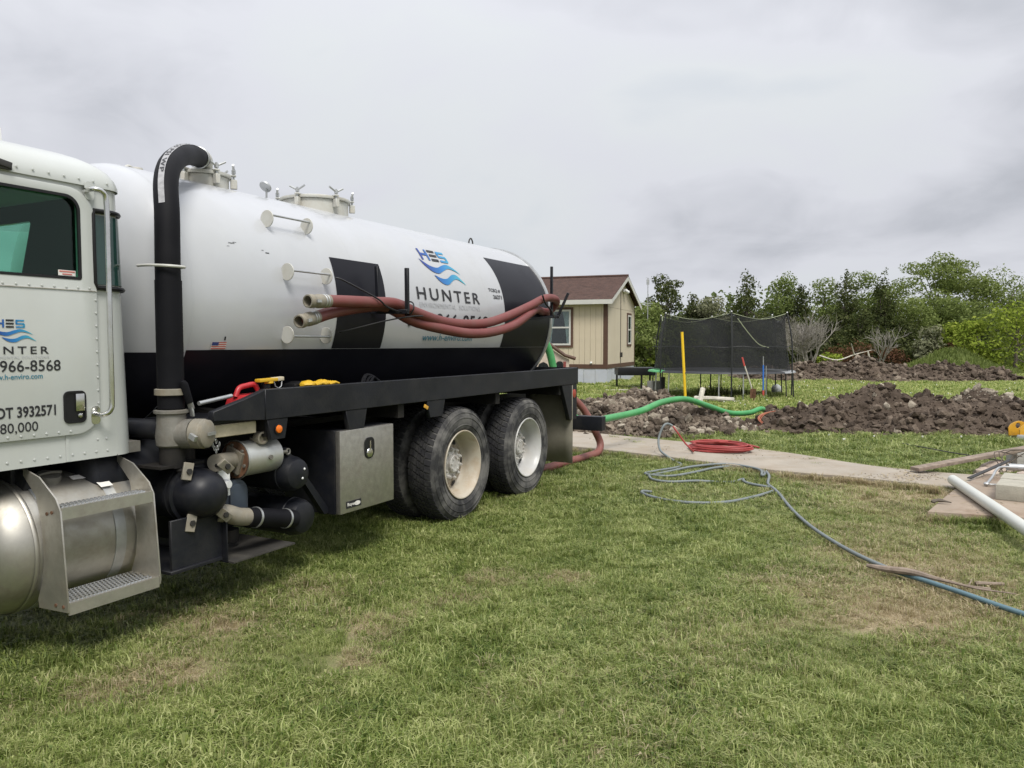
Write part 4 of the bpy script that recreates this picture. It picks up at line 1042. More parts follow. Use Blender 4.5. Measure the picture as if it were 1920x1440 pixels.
n1 = noise_(t, geo.outputs['Position'], 9, 6, .7); n2 = noise_(t, geo.outputs['Position'], .35, 4, .6); n3 = noise_(t, geo.outputs['Position'], 60, 4, .7)
thatch = ramp_(t, n3, [(.3, (.17, .125, .075)), (.5, (.31, .25, .155)), (.72, (.48, .40, .27))])
greenish = ramp_(t, n1, [(.3, (.055, .062, .02)), (.7, (.13, .14, .048))])
far_g = mix_(t, ramp_(t, n2, [(.35, (0,) * 3), (.65, (1,) * 3)]), greenish, (.20, .212, .072))
c = mix_(t, ramp_(t, math_(t, 'ADD', an.outputs['Fac'], math_(t, 'MULTIPLY', math_(t, 'SUBTRACT', n1, .5), .5)), [(.30, (0,) * 3), (.72, (1,) * 3)]), far_g, thatch)
t.links.new(c, p.inputs['Base Color']); p.inputs['Roughness'].default_value = .95
bp = t.nodes.new('ShaderNodeBump'); bp.inputs['Strength'].default_value = .6; bp.inputs['Distance'].default_value = .03
t.links.new(n3, bp.inputs['Height']); t.links.new(bp.outputs[0], p.inputs['Normal'])
me.materials.append(gm)
ground = bpy.data.objects.new('ground', me); COL.objects.link(ground); ground['kind'] = 'structure'
# ---- walk and slab
far_e = [(-5.6, 19.2), (-2.6, 16.75), (-.9, 15.2), (1.078, 13.435), (2.46, 12.16), (3.745, 10.94), (4.39, 9.81), (4.815, 9.30), (5.50, 8.86)]
near_e = [(-7.0, 17.7), (-4.0, 15.2), (-1.6, 13.4), (.92, 11.46), (2.11, 10.42), (3.19, 9.30), (3.95, 8.81), (4.54, 8.31), (4.70, 8.10)]
fp = [Vector((x, y, 0)) for x, y in far_e]; np_ = [Vector((x, y, 0)) for x, y in near_e]
F = smooth_path(fp, 6); N = smooth_path(np_, 6)
b = MB()
rows = []
for i, (a, c_) in enumerate(zip(N, F)):
    w1 = .012 * nz(i * .7, 2, 9); a = a + Vector((w1, w1, 0)); rows.append([(a.x, a.y, -.05), (a.x, a.y, .072), (a.x + .008, a.y + .008, .08)] + [tuple(a.lerp(c_, q) + Vector((0, 0, .08))) for q in (.2, .4, .6, .8)] + [(c_.x, c_.y, .08), (c_.x, c_.y, -.05)])
b.sheet(rows); sw = b.build('sidewalk', 'concrete_walk', smooth=30); sw['kind'] = 'structure'
slab_p = [(3.75, 6.86), (4.1, 6.735), (4.6, 6.55), (6.7, 5.75), (8.3, 7.5), (7.2, 8.3), (5.51, 8.87), (4.72, 8.06), (4.3, 7.55)]
b = MB(); b.prism(slab_p, (0, 0, -.05), (1, 0, 0), (0, 1, 0), (0, 0, .152)); sb = b.build('concrete_slab', 'concrete_slab', bevel=.012); sb['kind'] = 'structure'
# ================================================================== YARD THINGS
def thing(name, label, cat, base, parts, group=None, rz=0):
    o = root(name, base, label, cat, group)
    for n_, mb, m_, bv in parts: mb.build(n_, m_, o, off=base, bevel=bv)
    return o
def single(name, label, cat, mb, m_, base, bevel=0, group=None, smooth=40):
    return tag(mb.build(name, m_, None, off=base, bevel=bevel, smooth=smooth), label, cat, group)
# green hose, tank to trench
b = MB()
gp = [T2W((8.72, 4.41, 1.80)), T2W((8.95, 4.34, 1.77)), T2W((9.10, 4.26, 1.54)), T2W((9.16, 4.21, 1.25)), T2W((9.20, 4.18, .95)), T2W((9.32, 4.12, .70)), Vector((1.02, 10.25, .575)), Vector((1.42, 10.9, .56)), Vector((1.97, 11.7, .585)), Vector((2.45, 12.45, .665)), Vector((3.0, 13.2, .655)), Vector((3.58, 13.9, .475)), Vector((4.13, 14.5, .30)), Vector((4.62, 14.9, .27)), Vector((4.95, 15.2, .32)), Vector((5.2, 15.5, .20))]
P, rs = ribbed(gp, .049, .03, .002); b.tube(P, rs, 14)
single('green_suction_hose', 'thick green ribbed hose running from the tank rear over the dirt pile', 'hose', b, 'hose_green', (2.5, 12.45, .2))
b = MB()
rp = [T2W((8.75, 4.50, 1.15)), T2W((9.2, 4.42, 1.08)), T2W((9.75, 4.30, .93)), T2W((10.03, 4.16, .70)), T2W((10.14, 4.03, .40)), T2W((10.20, 3.96, .20)), T2W((10.08, 3.95, .085)), T2W((9.75, 3.98, .065)), T2W((9.2, 4.02, .065)), T2W((8.4, 4.10, .065)), T2W((7.7, 4.6, .065)), T2W((7.3, 4.9, .065))]
P, rs = ribbed(rp, .050, .02, .002); b.tube(P, rs, 14)
single('drain_hose', 'dusty red hose hanging from the truck rear and bending under the bumper', 'hose', b, 'hose_pink', tuple(T2W((9.2, 4.0, 0))))
# coiled red hose on the walk
b = MB()
def ell(cx, cy, rx, ry, z, a0, a1, n, rot=-.62, wob=.0):
    out = []
    for i in range(n):
        a = R_(a0 + (a1 - a0) * i / (n - 1)); q = 1 + wob * math.sin(3 * a + cx * 9)
        x, y = rx * q * math.cos(a), ry * q * math.sin(a)
        out.append((cx + x * math.cos(rot) - y * math.sin(rot), cy + x * math.sin(rot) + y * math.cos(rot), z))
    return out
pts = []
for k in range(7):
    pts += ell(2.98 + U(-.05, .05), 10.98 + U(-.05, .05), U(.33, .43), U(.28, .37), .096 + .020 * k, -150, 200, 15, wob=.04)
pts = [(p[0], p[1], .094 + .085 * i / len(pts)) for i, p in enumerate(pts)]
lead = [(2.255, 10.72, .455), (2.32, 10.68, .36), (2.42, 10.66, .22), (2.52, 10.60, .12)]
tail = [(3.20, 11.30, .17), (3.45, 11.28, .13), (3.60, 11.12, .10)]
P = smooth_path(lead + pts + tail, 3); b.tube(P, .0125, 8)
rc = single('coiled_red_hose', 'red rubber hose coiled in a heap on the concrete walk', 'hose', b, 'hose_coil_red', (3.0, 11.0, .08))
# grey hose
b = MB()
zg = .05
gh = [(2.25, 10.725, .46), (2.215, 10.74, .48), (2.17, 10.72, .49), (2.12, 10.70, .46), (2.07, 10.68, .36), (2.04, 10.64, .25), (2.05, 10.55, .14), (2.10, 10.38, .09), (2.18, 10.2, .04), (2.22, 10.0, .03), (2.1, 9.75, .03), (1.75, 9.35, zg), (1.60, 9.15, zg), (1.85, 9.0, zg), (2.2, 9.25, zg), (2.55, 9.60, zg), (2.85, 9.72, zg), (3.08, 9.55, zg), (3.05, 9.2, zg), (2.95, 9.0, .06), (3.02, 9.35, .075), (2.75, 9.78, .07), (2.3, 9.65, .06), (1.95, 9.35, zg), (1.67, 9.12, .04), (1.62, 8.98, zg), (1.63, 8.75, zg), (1.80, 8.62, zg), (2.10, 8.68, zg), (2.35, 8.72, .03), (2.55, 8.78, .02), (2.68, 8.85, .04), (2.62, 8.62, .06), (2.64, 8.45, .06), (2.77, 8.25, .06), (2.80, 8.10, .06), (2.70, 7.98, .055), (2.45, 7.75, zg), (2.10, 7.50, zg), (1.75, 7.48, zg), (1.50, 7.66, zg), (1.36, 7.88, .06), (1.38, 8.02, .06), (1.48, 8.08, .04)]
b.tube(smooth_path(gh, 6), .0155, 10)
single('grey_garden_hose', 'grey hose looped in flat coils on the grass before the walk', 'hose', b, 'hose_grey', (2.2, 8.6, 0))
b = MB()
bh = [(3.10, 9.30, .055), (3.02, 8.95, .06), (2.84, 8.45, .06), (2.78, 8.10, .075), (2.76, 7.85, .06), (2.68, 7.4, .05), (2.60, 6.9, .05), (2.55, 6.4, .05), (2.54, 5.9, .05), (2.56, 5.5, .055), (2.62, 5.18, .055)]
b.tube(smooth_path(bh, 6), .0155, 10)
c2 = MB(); bh2 = [(2.62, 5.18, .055), (2.70, 4.97, .06), (2.80, 4.72, .06), (2.90, 4.47, .055), (2.99, 4.25, .055), (3.15, 3.9, .05), (3.5, 3.4, .05), (4.2, 2.9, .05)]
c2.tube(smooth_path(bh2, 6), .0165, 10)
o = root('long_hose', (2.6, 6, 0), 'long hose, grey then blue, snaking from the coils to the right corner', 'hose')
b.build('hose_section', 'hose_grey', o, off=(2.6, 6, 0)); tag(c2.build('hose_section', 'hose_blue', o, off=(2.6, 6, 0)), label='faded blue end of the hose')
# stick
b = MB()
b.tube(smooth_path([(2.47, 5.27, .07), (2.55, 5.17, .075), (2.66, 5.05, .09), (2.76, 4.95, .08), (2.90, 4.86, .06), (3.05, 4.82, .05)], 5), [.008 + .016 * math.sin(math.pi * min(1, (i + 2) / 20)) for i in range(26)], 8)
b.tube([(2.76, 4.95, .08), (2.95, 4.79, .06), (3.15, 4.72, .05)], [.012, .007, .003], 6); b.tube([(2.92, 4.84, .06), (2.98, 4.90, .09)], [.006, .002], 5)
single('dead_branch', 'brown dead branch lying across the blue hose on the grass', 'branch', b, 'old_wood', (2.7, 5.0, 0))
b = MB(); b.tube([(3.05, 4.98, .035), (3.22, 4.95, .04)], [.014, .010], 7); single('stick', 'short grey stick on dry grass right of the branch', 'stick', b, 'old_wood', (3.1, 4.97, 0))
b = MB(); b.tube(smooth_path([(3.95, 7.16, .125), (4.03, 7.18, .135), (4.13, 7.15, .12)], 4), [.012, .02, .016, .014, .02, .018, .012, .008, .006][:9], 6); single('wood_chip', 'small dark stick lying on the slab corner', 'stick', b, 'bark', (4.05, 7.16, .1))
# PVC pipe
b = MB()
pa, pb = Vector((4.72, 8.16, .156)), Vector((3.95, 5.70, .159))
d = (pb - pa).normalized(); b.lathe([(.052, 0), (.052, (pb - pa).length)], pa, d, 28); b.lathe([(.046, .0), (.046, (pb - pa).length)], pa, d, 28); b.lathe([(.046, 0), (.052, 0)], pa, d, 28); b.lathe([(.046, (pb - pa).length), (.052, (pb - pa).length)], pa, d, 28)
single('pvc_pipe', 'white plastic drain pipe lying across the concrete slab', 'pipe', b, 'pvc_white', tuple(pa))
# plank, rod, blocks
b = MB(); b.bar((4.78, 9.05, .125), (6.75, 9.62, .345), .14, .04); single('plank', 'weathered grey plank propped on a concrete block', 'plank', b, 'old_wood', (4.78, 9.05, .08), .004)
b = MB(); b.tube([(5.93, 11.6, .10), (6.02, 10.5, .12), (6.12, 9.35, .16)], .008, 6); single('steel_rod', 'thin dark steel rod pointing into the grass beyond the plank', 'rod', b, 'steel_dark', (6.0, 10.5, 0))
def block(cx, cy, z0, sx, sy, sz, rz, name, label, m_, bev=.01, group=None, cat='block'):
    b = MB(); b.box((cx, cy, z0 + sz / 2), (sx, sy, sz), Matrix.Rotation(rz, 3, 'Z')); return single(name, label, cat, b, m_, (cx, cy, z0), bev, group)
block(6.45, 9.50, .0, .42, .32, .275, -.2, 'concrete_block', 'grey concrete block holding up the plank', 'concrete_grey', .012)
block(4.97, 7.42, .102, .40, .42, .15, -.66, 'concrete_paver', 'pale concrete block nearest the pipe at the right edge', 'paver', .012)
block(5.24, 7.78, .102, .40, .40, .15, -.66, 'concrete_paver', 'pale concrete block behind the nearest one on the slab', 'paver', .012)
block(5.25, 7.16, .102, .34, .62, .19, -.66, 'concrete_paver', 'tall grey concrete block cut off by the right edge', 'paver', .012)
for i, (x, y, s_) in enumerate(((5.75, 9.25, .16), (6.02, 9.42, .22), (5.50, 9.02, .10), (6.15, 9.12, .12))):
    b = MB(); b.ball((x, y, s_ * .3), (s_, s_ * .7, s_ * .45), 9, 6, jit=.35)
    single('rubble_chunk', ['pale broken concrete lump under the plank', 'largest pale broken concrete lump beside the grey block', 'small pale concrete chip at the slab edge', 'pale concrete chip under the bent conduit'][i], 'rubble', b, 'stone_pale', (x, y, 0), smooth=20)
b = MB(); b.bar((5.10, 8.50, .112), (5.85, 8.95, .25), .05, .012); single('angle_bar', 'dark flat steel bar leaning among the rubble', 'bar', b, 'steel_dark', (5.1, 8.5, .1), .002)
b = MB(); b.tube(smooth_path([(5.02, 8.06, .125), (5.20, 8.02, .125), (5.45, 8.05, .125)], 4), .010, 8); b.tube(smooth_path([(5.02, 8.06, .125), (5.20, 8.25, .17), (5.40, 8.45, .24), (5.62, 8.48, .235)], 5), .013, 10); b.ball((5.02, 8.06, .13), (.03, .03, .02), 8, 6)
single('bent_conduit', 'bent grey metal tube frame lying on the slab by the pavers', 'conduit', b, 'steel_galv', (5.2, 8.2, .1))
b = MB(); b.cyl((5.6, 8.62, .22), (6.05, 8.60, .20), .04, 12); b.cyl((5.65, 8.4, .16), (6.1, 8.3, .15), .025, 10); single('steel_tube', 'short grey steel tube lying behind the bent conduit', 'tube', b, 'steel_galv', (5.8, 8.6, .1))
b = MB()
for k in range(5): b.tube(smooth_path([(5.75 + U(-.1, .1), 8.85 + U(-.1, .1), .12), (5.8 + U(-.15, .15), 8.9 + U(-.1, .1), .30 + U(0, .1)), (6.0 + U(-.1, .35), 8.95 + U(-.2, .2), .25 + U(-.05, .2))], 4), .006, 5)
single('twig_bundle', 'tangle of dark roots and twigs on the rubble', 'twigs', b, 'bark', (5.8, 8.9, .1))
# yellow machine at the right edge
base = (8.7, 12.5, 0)
side = [(0, .16), (0, .30), (.12, .50), (.30, .56), (.48, .52), (.56, .34), (.56, .18)]
b0 = MB(); hole = rrect(.22, .34, .36, .50, .055, 2); n_o = []
for k in range(len(hole)):
    a = 2 * math.pi * k / len(hole)
outer = []
for hx, hy in hole:
    dx, dy = hx - .28, hy - .43; L = math.hypot(dx, dy); dx, dy = dx / L, dy / L
    best = 9
    for i in range(len(side)):
        ax, ay = side[i]; bx2, by2 = side[(i + 1) % len(side)]
        ex, ey = bx2 - ax, by2 - ay; den = dx * ey - dy * ex
        if abs(den) < 1e-9: continue
        tt = ((ax - .28) * ey - (ay - .43) * ex) / den; uu = ((ax - .28) * dy - (ay - .43) * dx) / den
        if tt > 0 and -1e-6 <= uu <= 1 + 1e-6: best = min(best, tt)
    outer.append((.28 + dx * best, .43 + dy * best))
b0.ring(outer, hole, (8.12, 12.3, 0), (1, 0, 0), (0, 0, 1), (0, .03, 0)); b4 = MB(); b4.ring(outer, hole, (8.12, 12.75, 0), (1, 0, 0), (0, 0, 1), (0, .03, 0))
b1 = MB(); b1.bx(8.62, 9.5, 12.25, 12.85, .16, .62); b1.bx(8.62, 8.9, 12.3, 12.8, .62, .74)
b2 = MB(); b2.prism([(8.06, .10), (8.62, .10), (8.60, .24), (8.10, .24)], (0, 12.26, 0), (1, 0, 0), (0, 0, 1), (0, .03, 0))
b3 = MB(); b3.bx(8.2, 9.5, 12.32, 12.5, .0, .15); b3.bx(8.2, 9.5, 12.62, 12.8, .0, .15)
for q_ in (b0, b1, b2, b3, b4): q_.v = [(8.14 + (v[0] - 8.12) * .66, 12.3 + (v[1] - 12.3) * .62, v[2] * .62) for v in q_.v]
thing('yellow_digger', 'yellow steel digging machine with a round hole in its plate, cut by the right edge', 'machine', base, [('side_plate', b0, 'yellow_machine', .006), ('side_plate', b4, 'yellow_machine', .006), ('body', b1, 'yellow_machine', .04), ('blade', b2, 'steel_galv', .004), ('track', b3, 'black_plastic', .04)])
# orange cord
b = MB(); co = []
for k in range(4): co += ell(4.90 + U(-.06, .06), 14.05, .38, .20, .2, -160, 190, 12, rot=.25, wob=.08)
co = [(p[0], p[1], .10 + .32 * max(0, min(1, (p[1] - 13.80) / .6)) + .03 * math.sin(i)) for i, p in enumerate(co)]
b.tube(smooth_path([(4.1, 14.6, .05), (4.3, 14.3, .06), (4.45, 14.1, .10)] + co, 3), .009, 6)
single('orange_cord', 'orange cord looped on the end of the dark soil pile', 'cord', b, 'cord_orange', (5.0, 14.4, 0))

# ---- soil piles
def soil_mat(name, lo, mid, hi):
    m = bpy.data.materials.new(name); m.use_nodes = True; t = m.node_tree; p = t.nodes['Principled BSDF']
    g = t.nodes.new('ShaderNodeNewGeometry'); v = g.outputs['Position']
    n_ = noise_(t, v, 2.6, 7, .7, .4); n2 = noise_(t, v, 22, 5, .7)
    c = ramp_(t, math_(t, 'ADD', math_(t, 'ADD', math_(t, 'MULTIPLY', n_, .55), math_(t, 'MULTIPLY', n2, .25)), math_(t, 'MULTIPLY', g.outputs['Random Per Island'], .20)), [(.33, lo), (.50, mid), (.66, hi)])
    t.links.new(c, p.inputs['Base Color']); p.inputs['Roughness'].default_value = .95; p.inputs['Specular IOR Level'].default_value = .2
    bpn = t.nodes.new('ShaderNodeBump'); bpn.inputs['Strength'].default_value = .8; bpn.inputs['Distance'].default_value = .04
    t.links.new(n2, bpn.inputs['Height']); t.links.new(bpn.outputs[0], p.inputs['Normal'])
    MATS[name] = m
soil_mat('soil_grey', (.042, .032, .024), (.120, .094, .072), (.30, .25, .195))
soil_mat('soil_dark', (.030, .022, .016), (.080, .060, .045), (.19, .15, .115))
soil_mat('soil_pale', (.14, .115, .09), (.30, .26, .205), (.48, .43, .35))
PILES = []
def pile(label, bumps, x0, x1, y0, y1, step, m_, nclod, csz, pale=None, seed=0):
    PILES.append(bumps)
    def hgt(x, y):
        h = 0
        for (cx, cy, hh, rx, ry) in bumps:
            q = ((x - cx) / rx) ** 2 + ((y - cy) / ry) ** 2
            h = max(h, hh * math.exp(-q * 1.1)) if q < 8 else h
        s_ = sum(hh * math.exp(-1.1 * (((x - cx) / rx) ** 2 + ((y - cy) / ry) ** 2)) for cx, cy, hh, rx, ry in bumps)
        h = .75 * h + .25 * min(s_, 1.4)
        k = min(1, h / .18)
        h += k * (.10 * nz(x * 1.7, y * 1.7, seed) + .15 * abs(nz(x * 3.4, y * 3.4, seed + 3)) + .10 * abs(nz(x * 8, y * 8, seed + 5)) + .05 * nz(x * 19, y * 19, seed + 9) - .04)
        return h - .05
    nx = int((x1 - x0) / step); ny = int((y1 - y0) / step)
    cx = (x0 + x1) / 2; cy = (y0 + y1) / 2
    b = MB(); b.sheet([[(x0 + (x1 - x0) * i / nx, y0 + (y1 - y0) * j / ny, hgt(x0 + (x1 - x0) * i / nx, y0 + (y1 - y0) * j / ny)) for i in range(nx + 1)] for j in range(ny + 1)])
    o = tag(b.build('dirt_pile', m_, None, off=(cx, cy, 0), smooth=180, recalc=False), label, 'dirt pile', 'piles of dug soil')
    mats = [m_, pale or m_]
    c = MB(); made = 0; tries = 0
    while made < nclod and tries < nclod * 12:
        tries += 1
        x, y = U(x0, x1), U(y0, y1); h = hgt(x, y)
        if h < .0 and rnd() > .1: continue
        if h < -.03: continue
        s_ = csz * U(.25, .95) if rnd() < .86 else csz * U(1.3, 3.4)
        mi = 1 if (pale and pale_at(x, y) > rnd()) else 0
        q = [(s_ * U(.7, 1.25)) for _ in range(3)]
        vs = [Vector((0, 0, 1)), Vector((0, 0, -1))] + [Vector((math.cos(a * 1.2566), math.sin(a * 1.2566), .45)) for a in range(5)] + [Vector((math.cos(a * 1.2566 + .63), math.sin(a * 1.2566 + .63), -.45)) for a in range(5)]
        rt = Matrix.Rotation(U(0, 6), 3, 'Z') @ Matrix.Rotation(U(0, 3), 3, 'X')
        vs = [rt @ Vector((v.x * q[0] * U(.6, 1.35), v.y * q[1] * U(.6, 1.35), v.z * q[2] * U(.5, 1))) + Vector((x, y, max(h, .0) + s_ * .25)) for v in vs]
        fs = [(0, 2 + k, 2 + (k + 1) % 5) for k in range(5)] + [(1, 7 + (k + 1) % 5, 7 + k) for k in range(5)] + [(2 + k, 7 + k, 2 + (k + 1) % 5) for k in range(5)] + [(7 + k, 7 + (k + 1) % 5, 2 + (k + 1) % 5) for k in range(5)]
        c.add(vs, fs, mi); made += 1
    q = c.build('soil_clods', mats, o, off=(cx, cy, 0), smooth=0, recalc=False); q['kind'] = 'stuff'
    return o
pale_at = lambda x, y: .14
pile('heap of grey clay clods beside the walk, behind the truck bumper', [(2.40, 15.0, .60, 1.15, .95), (1.50, 14.5, .42, .9, .85), (3.25, 14.3, .40, .95, .85), (2.5, 13.7, .30, 1.3, .55), (3.2, 15.1, .34, .9, .7), (1.1, 13.8, .24, .7, .6)], .1, 4.6, 12.6, 16.8, .040, 'soil_grey', 6500, .030, 'soil_pale', 1)
pale_at = lambda x, y: .85 * math.exp(-((x - 9.4) / 1.2) ** 2 - ((y - 15.4) / .9) ** 2) + .03
pile('long bank of dark soil with a pale crest at its right end', [(4.95, 14.25, .30, .55, .6), (5.4, 14.3, .36, .8, .7), (6.05, 14.4, .48, .8, .8), (6.95, 14.6, .76, .85, .85), (7.8, 14.3, .50, 1.0, .8), (8.7, 14.1, .50, 1.0, .9), (9.5, 15.4, .70, .9, .8), (9.9, 14.0, .55, 1.3, .95), (11.2, 14.4, .6, 1.2, 1.1), (12.6, 14.6, .5, 1.3, 1.1), (7.4, 13.5, .25, 1.6, .5)], 4.4, 14, 12.4, 17, .045, 'soil_dark', 8000, .030, 'soil_pale', 4)
pale_at = lambda x, y: .35 if x < 17 else .06
pile('low far ridge of grey and dark soil across the field', [(12.6, 33.3, .72, 1.0, 1.0), (13.9, 33.0, .80, 1.2, 1.1), (15.3, 33.4, .98, .9, 1.0), (16.2, 33.0, .7, 1.2, 1.0), (17.6, 33.4, .55, 1.1, .9), (18.8, 33.3, .74, 1.0, .9), (20.0, 33.5, .62, 1.0, .9), (21.2, 33.6, .48, .9, .8), (11.4, 34.5, .6, 1.2, 1.0)], 9.5, 23, 31, 36.5, .10, 'soil_dark', 6000, .042, 'soil_grey', 8)

# ---- trampoline
TC = Vector((6.40, 23.6, 0)); TR = 2.12
tr = root('trampoline', TC, 'round black trampoline with tall safety net standing on the grass', 'trampoline')
def tb_(mb, name, m_, parent=None, **kw): return mb.build(name, m_, parent or tr, off=TC, **kw)
def tpt(deg, r, z): return (TC.x + r * math.cos(R_(deg)), TC.y + r * math.sin(R_(deg)), z)
b = MB(); b.tube([tpt(a, TR, .78) for a in range(0, 360, 6)], .026, 8, closed=True); tb_(b, 'frame_ring', 'steel_galv')
b = MB(); b.lathe([(0, .72), (.8, .725), (1.5, .745), (1.86, .77)], (TC.x, TC.y, 0), (0, 0, 1), 48); tb_(b, 'jumping_mat', 'mat_black')
pad = [(1.82, .775), (1.9, .81), (2.05, .82), (2.17, .80), (2.19, .76)]
b = MB(); b.lathe(pad, (TC.x, TC.y, 0), (0, 0, 1), 14, 205, 310); tb_(b, 'edge_pad', 'mat_black')
b = MB(); b.lathe(pad, (TC.x, TC.y, 0), (0, 0, 1), 12, 310, 390); tb_(b, 'edge_pad', 'steel_galv')
b = MB(); b.lathe(pad, (TC.x, TC.y, 0), (0, 0, 1), 16, 30, 150); tb_(b, 'edge_pad', 'mat_black')
b = MB(); b.lathe(pad, (TC.x, TC.y, 0), (0, 0, 1), 8, 150, 205); tb_(b, 'edge_pad', 'pad_green')
PA = [23 + 60 * k for k in range(6)]
for a in PA:
    for da in (-9, 9):
        b = MB(); b.tube([tpt(a + da, TR, .78), tpt(a + da, TR + .03, .10), tpt(a + da, TR + .03, .02)], .019, 8); tb_(b, 'leg', 'steel_galv' if 200 < a < 280 else 'net_frame')
    b = MB(); b.tube([tpt(a - 9, TR + .03, .022), tpt(a + 9, TR + .03, .022)], .019, 8); tb_(b, 'foot_bar', 'net_frame')
    b = MB(); b.tube(smooth_path([tpt(a, TR + .05, .12), tpt(a, TR + .05, .9), tpt(a, TR + .03, 1.7), tpt(a, TR - .12, 2.50)], 4), .022, 8); q = tb_(b, 'net_pole', 'net_frame')
    b = MB(); b.ball(tpt(a, TR - .12, 2.515), .024, 8, 6); tb_(b, 'pole_cap', 'white_plastic', q)
for k in range(6):
    a0 = PA[k]; rows = []; cord = []
    for j in range(9):
        f = j / 8; a = a0 + 60 * f
        chord = math.cos(R_(30)) / math.cos(R_(60 * f - 30))
        sag = .17 * math.sin(math.pi * f)
        zt = 2.48 - sag; rt_ = (TR - .16) * (chord * .8 + .2)
        rb = (TR - .10)
        rows.append([tpt(a, rb + (rt_ - rb) * q + .03 * math.sin(q * 5 + j), .80 + (zt - .80) * q) for q in (0, .2, .4, .6, .8, 1)])
        cord.append(tpt(a, rt_, zt))
    b = MB(); b.sheet(rows); tb_(b, 'net_panel', 'safety_net')
    b = MB(); b.tube(cord, .009, 6); tb_(b, 'top_cord', 'cord_pale')
b = MB(); b.tube(smooth_path([tpt(268, 1.98, 2.32), tpt(276, 2.0, 1.95), tpt(286, 2.0, 1.60), tpt(296, 2.0, 1.50)], 5), .012, 6); tb_(b, 'net_zip', 'cord_pale')
b = MB(); b.tube([tpt(a, TR - .06, 1.52 + .02 * math.sin(a)) for a in range(0, 360, 8)], .008, 5, closed=True); tb_(b, 'net_seam', 'net_frame')
# ---- poles and tools by the trampoline
b0 = MB(); b0.tube([(4.98, 22.0, .02), (4.86, 22.0, 1.95)], .040, 12); b1 = MB(); b1.tube([(4.86, 22.0, 1.95), (4.858, 22.0, 1.98)], .043, 12)
thing('yellow_pole', 'tall bright yellow pole standing before the trampoline net', 'pole', (4.98, 22, 0), [('shaft', b0, 'pole_yellow', 0), ('cap', b1, 'steel_dark', 0)])
b0 = MB(); b0.tube([(6.58, 21.0, .36), (6.36, 21.0, 1.02)], .019, 8)
b1 = MB(); b1.tube([(6.36, 21.0, 1.0), (6.29, 21.0, 1.24)], .024, 8)
b2 = MB(); b2.sheet([[(6.58 + .02 * k + dx, 21.0 - .02 * abs(k), z) for k, dx in ((-4, 0), (-2, 0), (0, 0), (2, 0), (4, 0))] for z, in ((.38,), (.22,), (.10,))]); b2.add([(6.52, 20.98, .10), (6.66, 20.98, .10), (6.62, 20.98, .0)], [(0, 1, 2)]); b2.tube([(6.58, 21, .42), (6.585, 20.99, .22)], [.022, .012], 8)
thing('shovel', 'wooden shovel with red grip stuck leaning in the grass', 'shovel', (6.6, 21, 0), [('handle', b0, 'pale_wood', 0), ('grip', b1, 'print_red', 0), ('blade', b2, 'rust', 0)])
b0 = MB(); b0.tube([(6.98, 21.3, .30), (6.97, 21.3, 1.02)], .022, 8); b1 = MB(); b1.tube([(6.97, 21.3, 1.02), (6.965, 21.3, 1.26)], .013, 8)
b2 = MB(); b2.tube([(6.985, 21.3, .12), (6.98, 21.3, .32)], .030, 8); b3 = MB(); b3.sheet([[(6.90, 21.28, .16), (6.98, 21.25, .16), (7.06, 21.28, .16)], [(6.91, 21.28, .0), (6.98, 21.25, .0), (7.05, 21.28, .0)]]); b3.tube([(7.06, 21.3, .02), (7.05, 21.3, 1.0)], .012, 6)
thing('post_hole_digger', 'blue and red post hole digger standing upright by the shovel', 'digger', (6.98, 21.3, 0), [('handle', b0, 'pole_blue', 0), ('handle_top', b1, 'steel_galv', 0), ('collar', b2, 'print_red', 0), ('blade', b3, 'steel_galv', 0)])
b = MB(); b.ball((8.45, 24.5, .16), .16, 18, 12); single('play_ball', 'grey ball lying in the grass under the trampoline edge', 'ball', b, 'ball_grey', (8.45, 24.5, 0))
def log(p0, p1, r, label, m_='pale_wood'):
    b = MB(); b.tube(smooth_path([p0, tuple((Vector(p0) + Vector(p1)) / 2 + Vector((0, 0, .01))), p1], 4), r, 8); single('log', label, 'log', b, m_, p0)
log((5.05, 21.2, .10), (6.0, 20.7, .09), .07, 'pale log lying flat under the trampoline front')
log((4.95, 20.2, .05), (5.08, 20.4, .42), .07, 'short pale log end leaning up behind the green hose')
log((3.9, 20.4, .06), (4.3, 20.0, .06), .05, 'pale piece of timber on the grass left of the yellow pole')
log((6.05, 20.9, .03), (6.6, 21.2, .03), .025, 'thin pale pole on the grass by the shovel')
block(4.58, 24.6, 0, .36, .36, .42, .3, 'concrete_pier', 'grey concrete pier block left of the trampoline', 'concrete_grey')
block(4.2, 24.2, 0, .36, .22, .18, .1, 'concrete_pier', 'low pale block lying before the concrete pier', 'paver')
b = MB(); b.cyl((4.50, 22.9, 0), (4.50, 22.9, .62), .07, 14); single('black_drum', 'short black upright tube at the trampoline leg', 'tube', b, 'black_plastic', (4.5, 22.9, 0))
for i, (x, y, l, a) in enumerate(((3.9, 28.4, 1.0, .1), (4.7, 28.0, 1.3, -.1), (3.55, 26.0, .8, .3))):
    b = MB(); b.box((x, y, .04), (l, .12, .05), Matrix.Rotation(a, 3, 'Z')); single('pale_board', ['pale board on the grass at the house corner', 'longer pale board on the grass before the dark platform', 'pale board on the grass behind the clay heap'][i], 'board', b, 'pale_wood', (x, y, 0), .004)
b0 = MB(); b0.bx(3.72, 5.05, 26.9, 27.9, .50, .77)
b1 = [MB().cyl((x, y, 0), (x, y, .5), .035, 8) for x, y in ((4.55, 26.95), (3.8, 27.8), (5.0, 27.8))]
pf = thing('low_platform', 'black low platform on short posts before the house gable', 'platform', (4.4, 27.4, 0), [('top', b0, 'black_plastic', .02)] + [('post', q, 'black_plastic', 0) for q in b1])

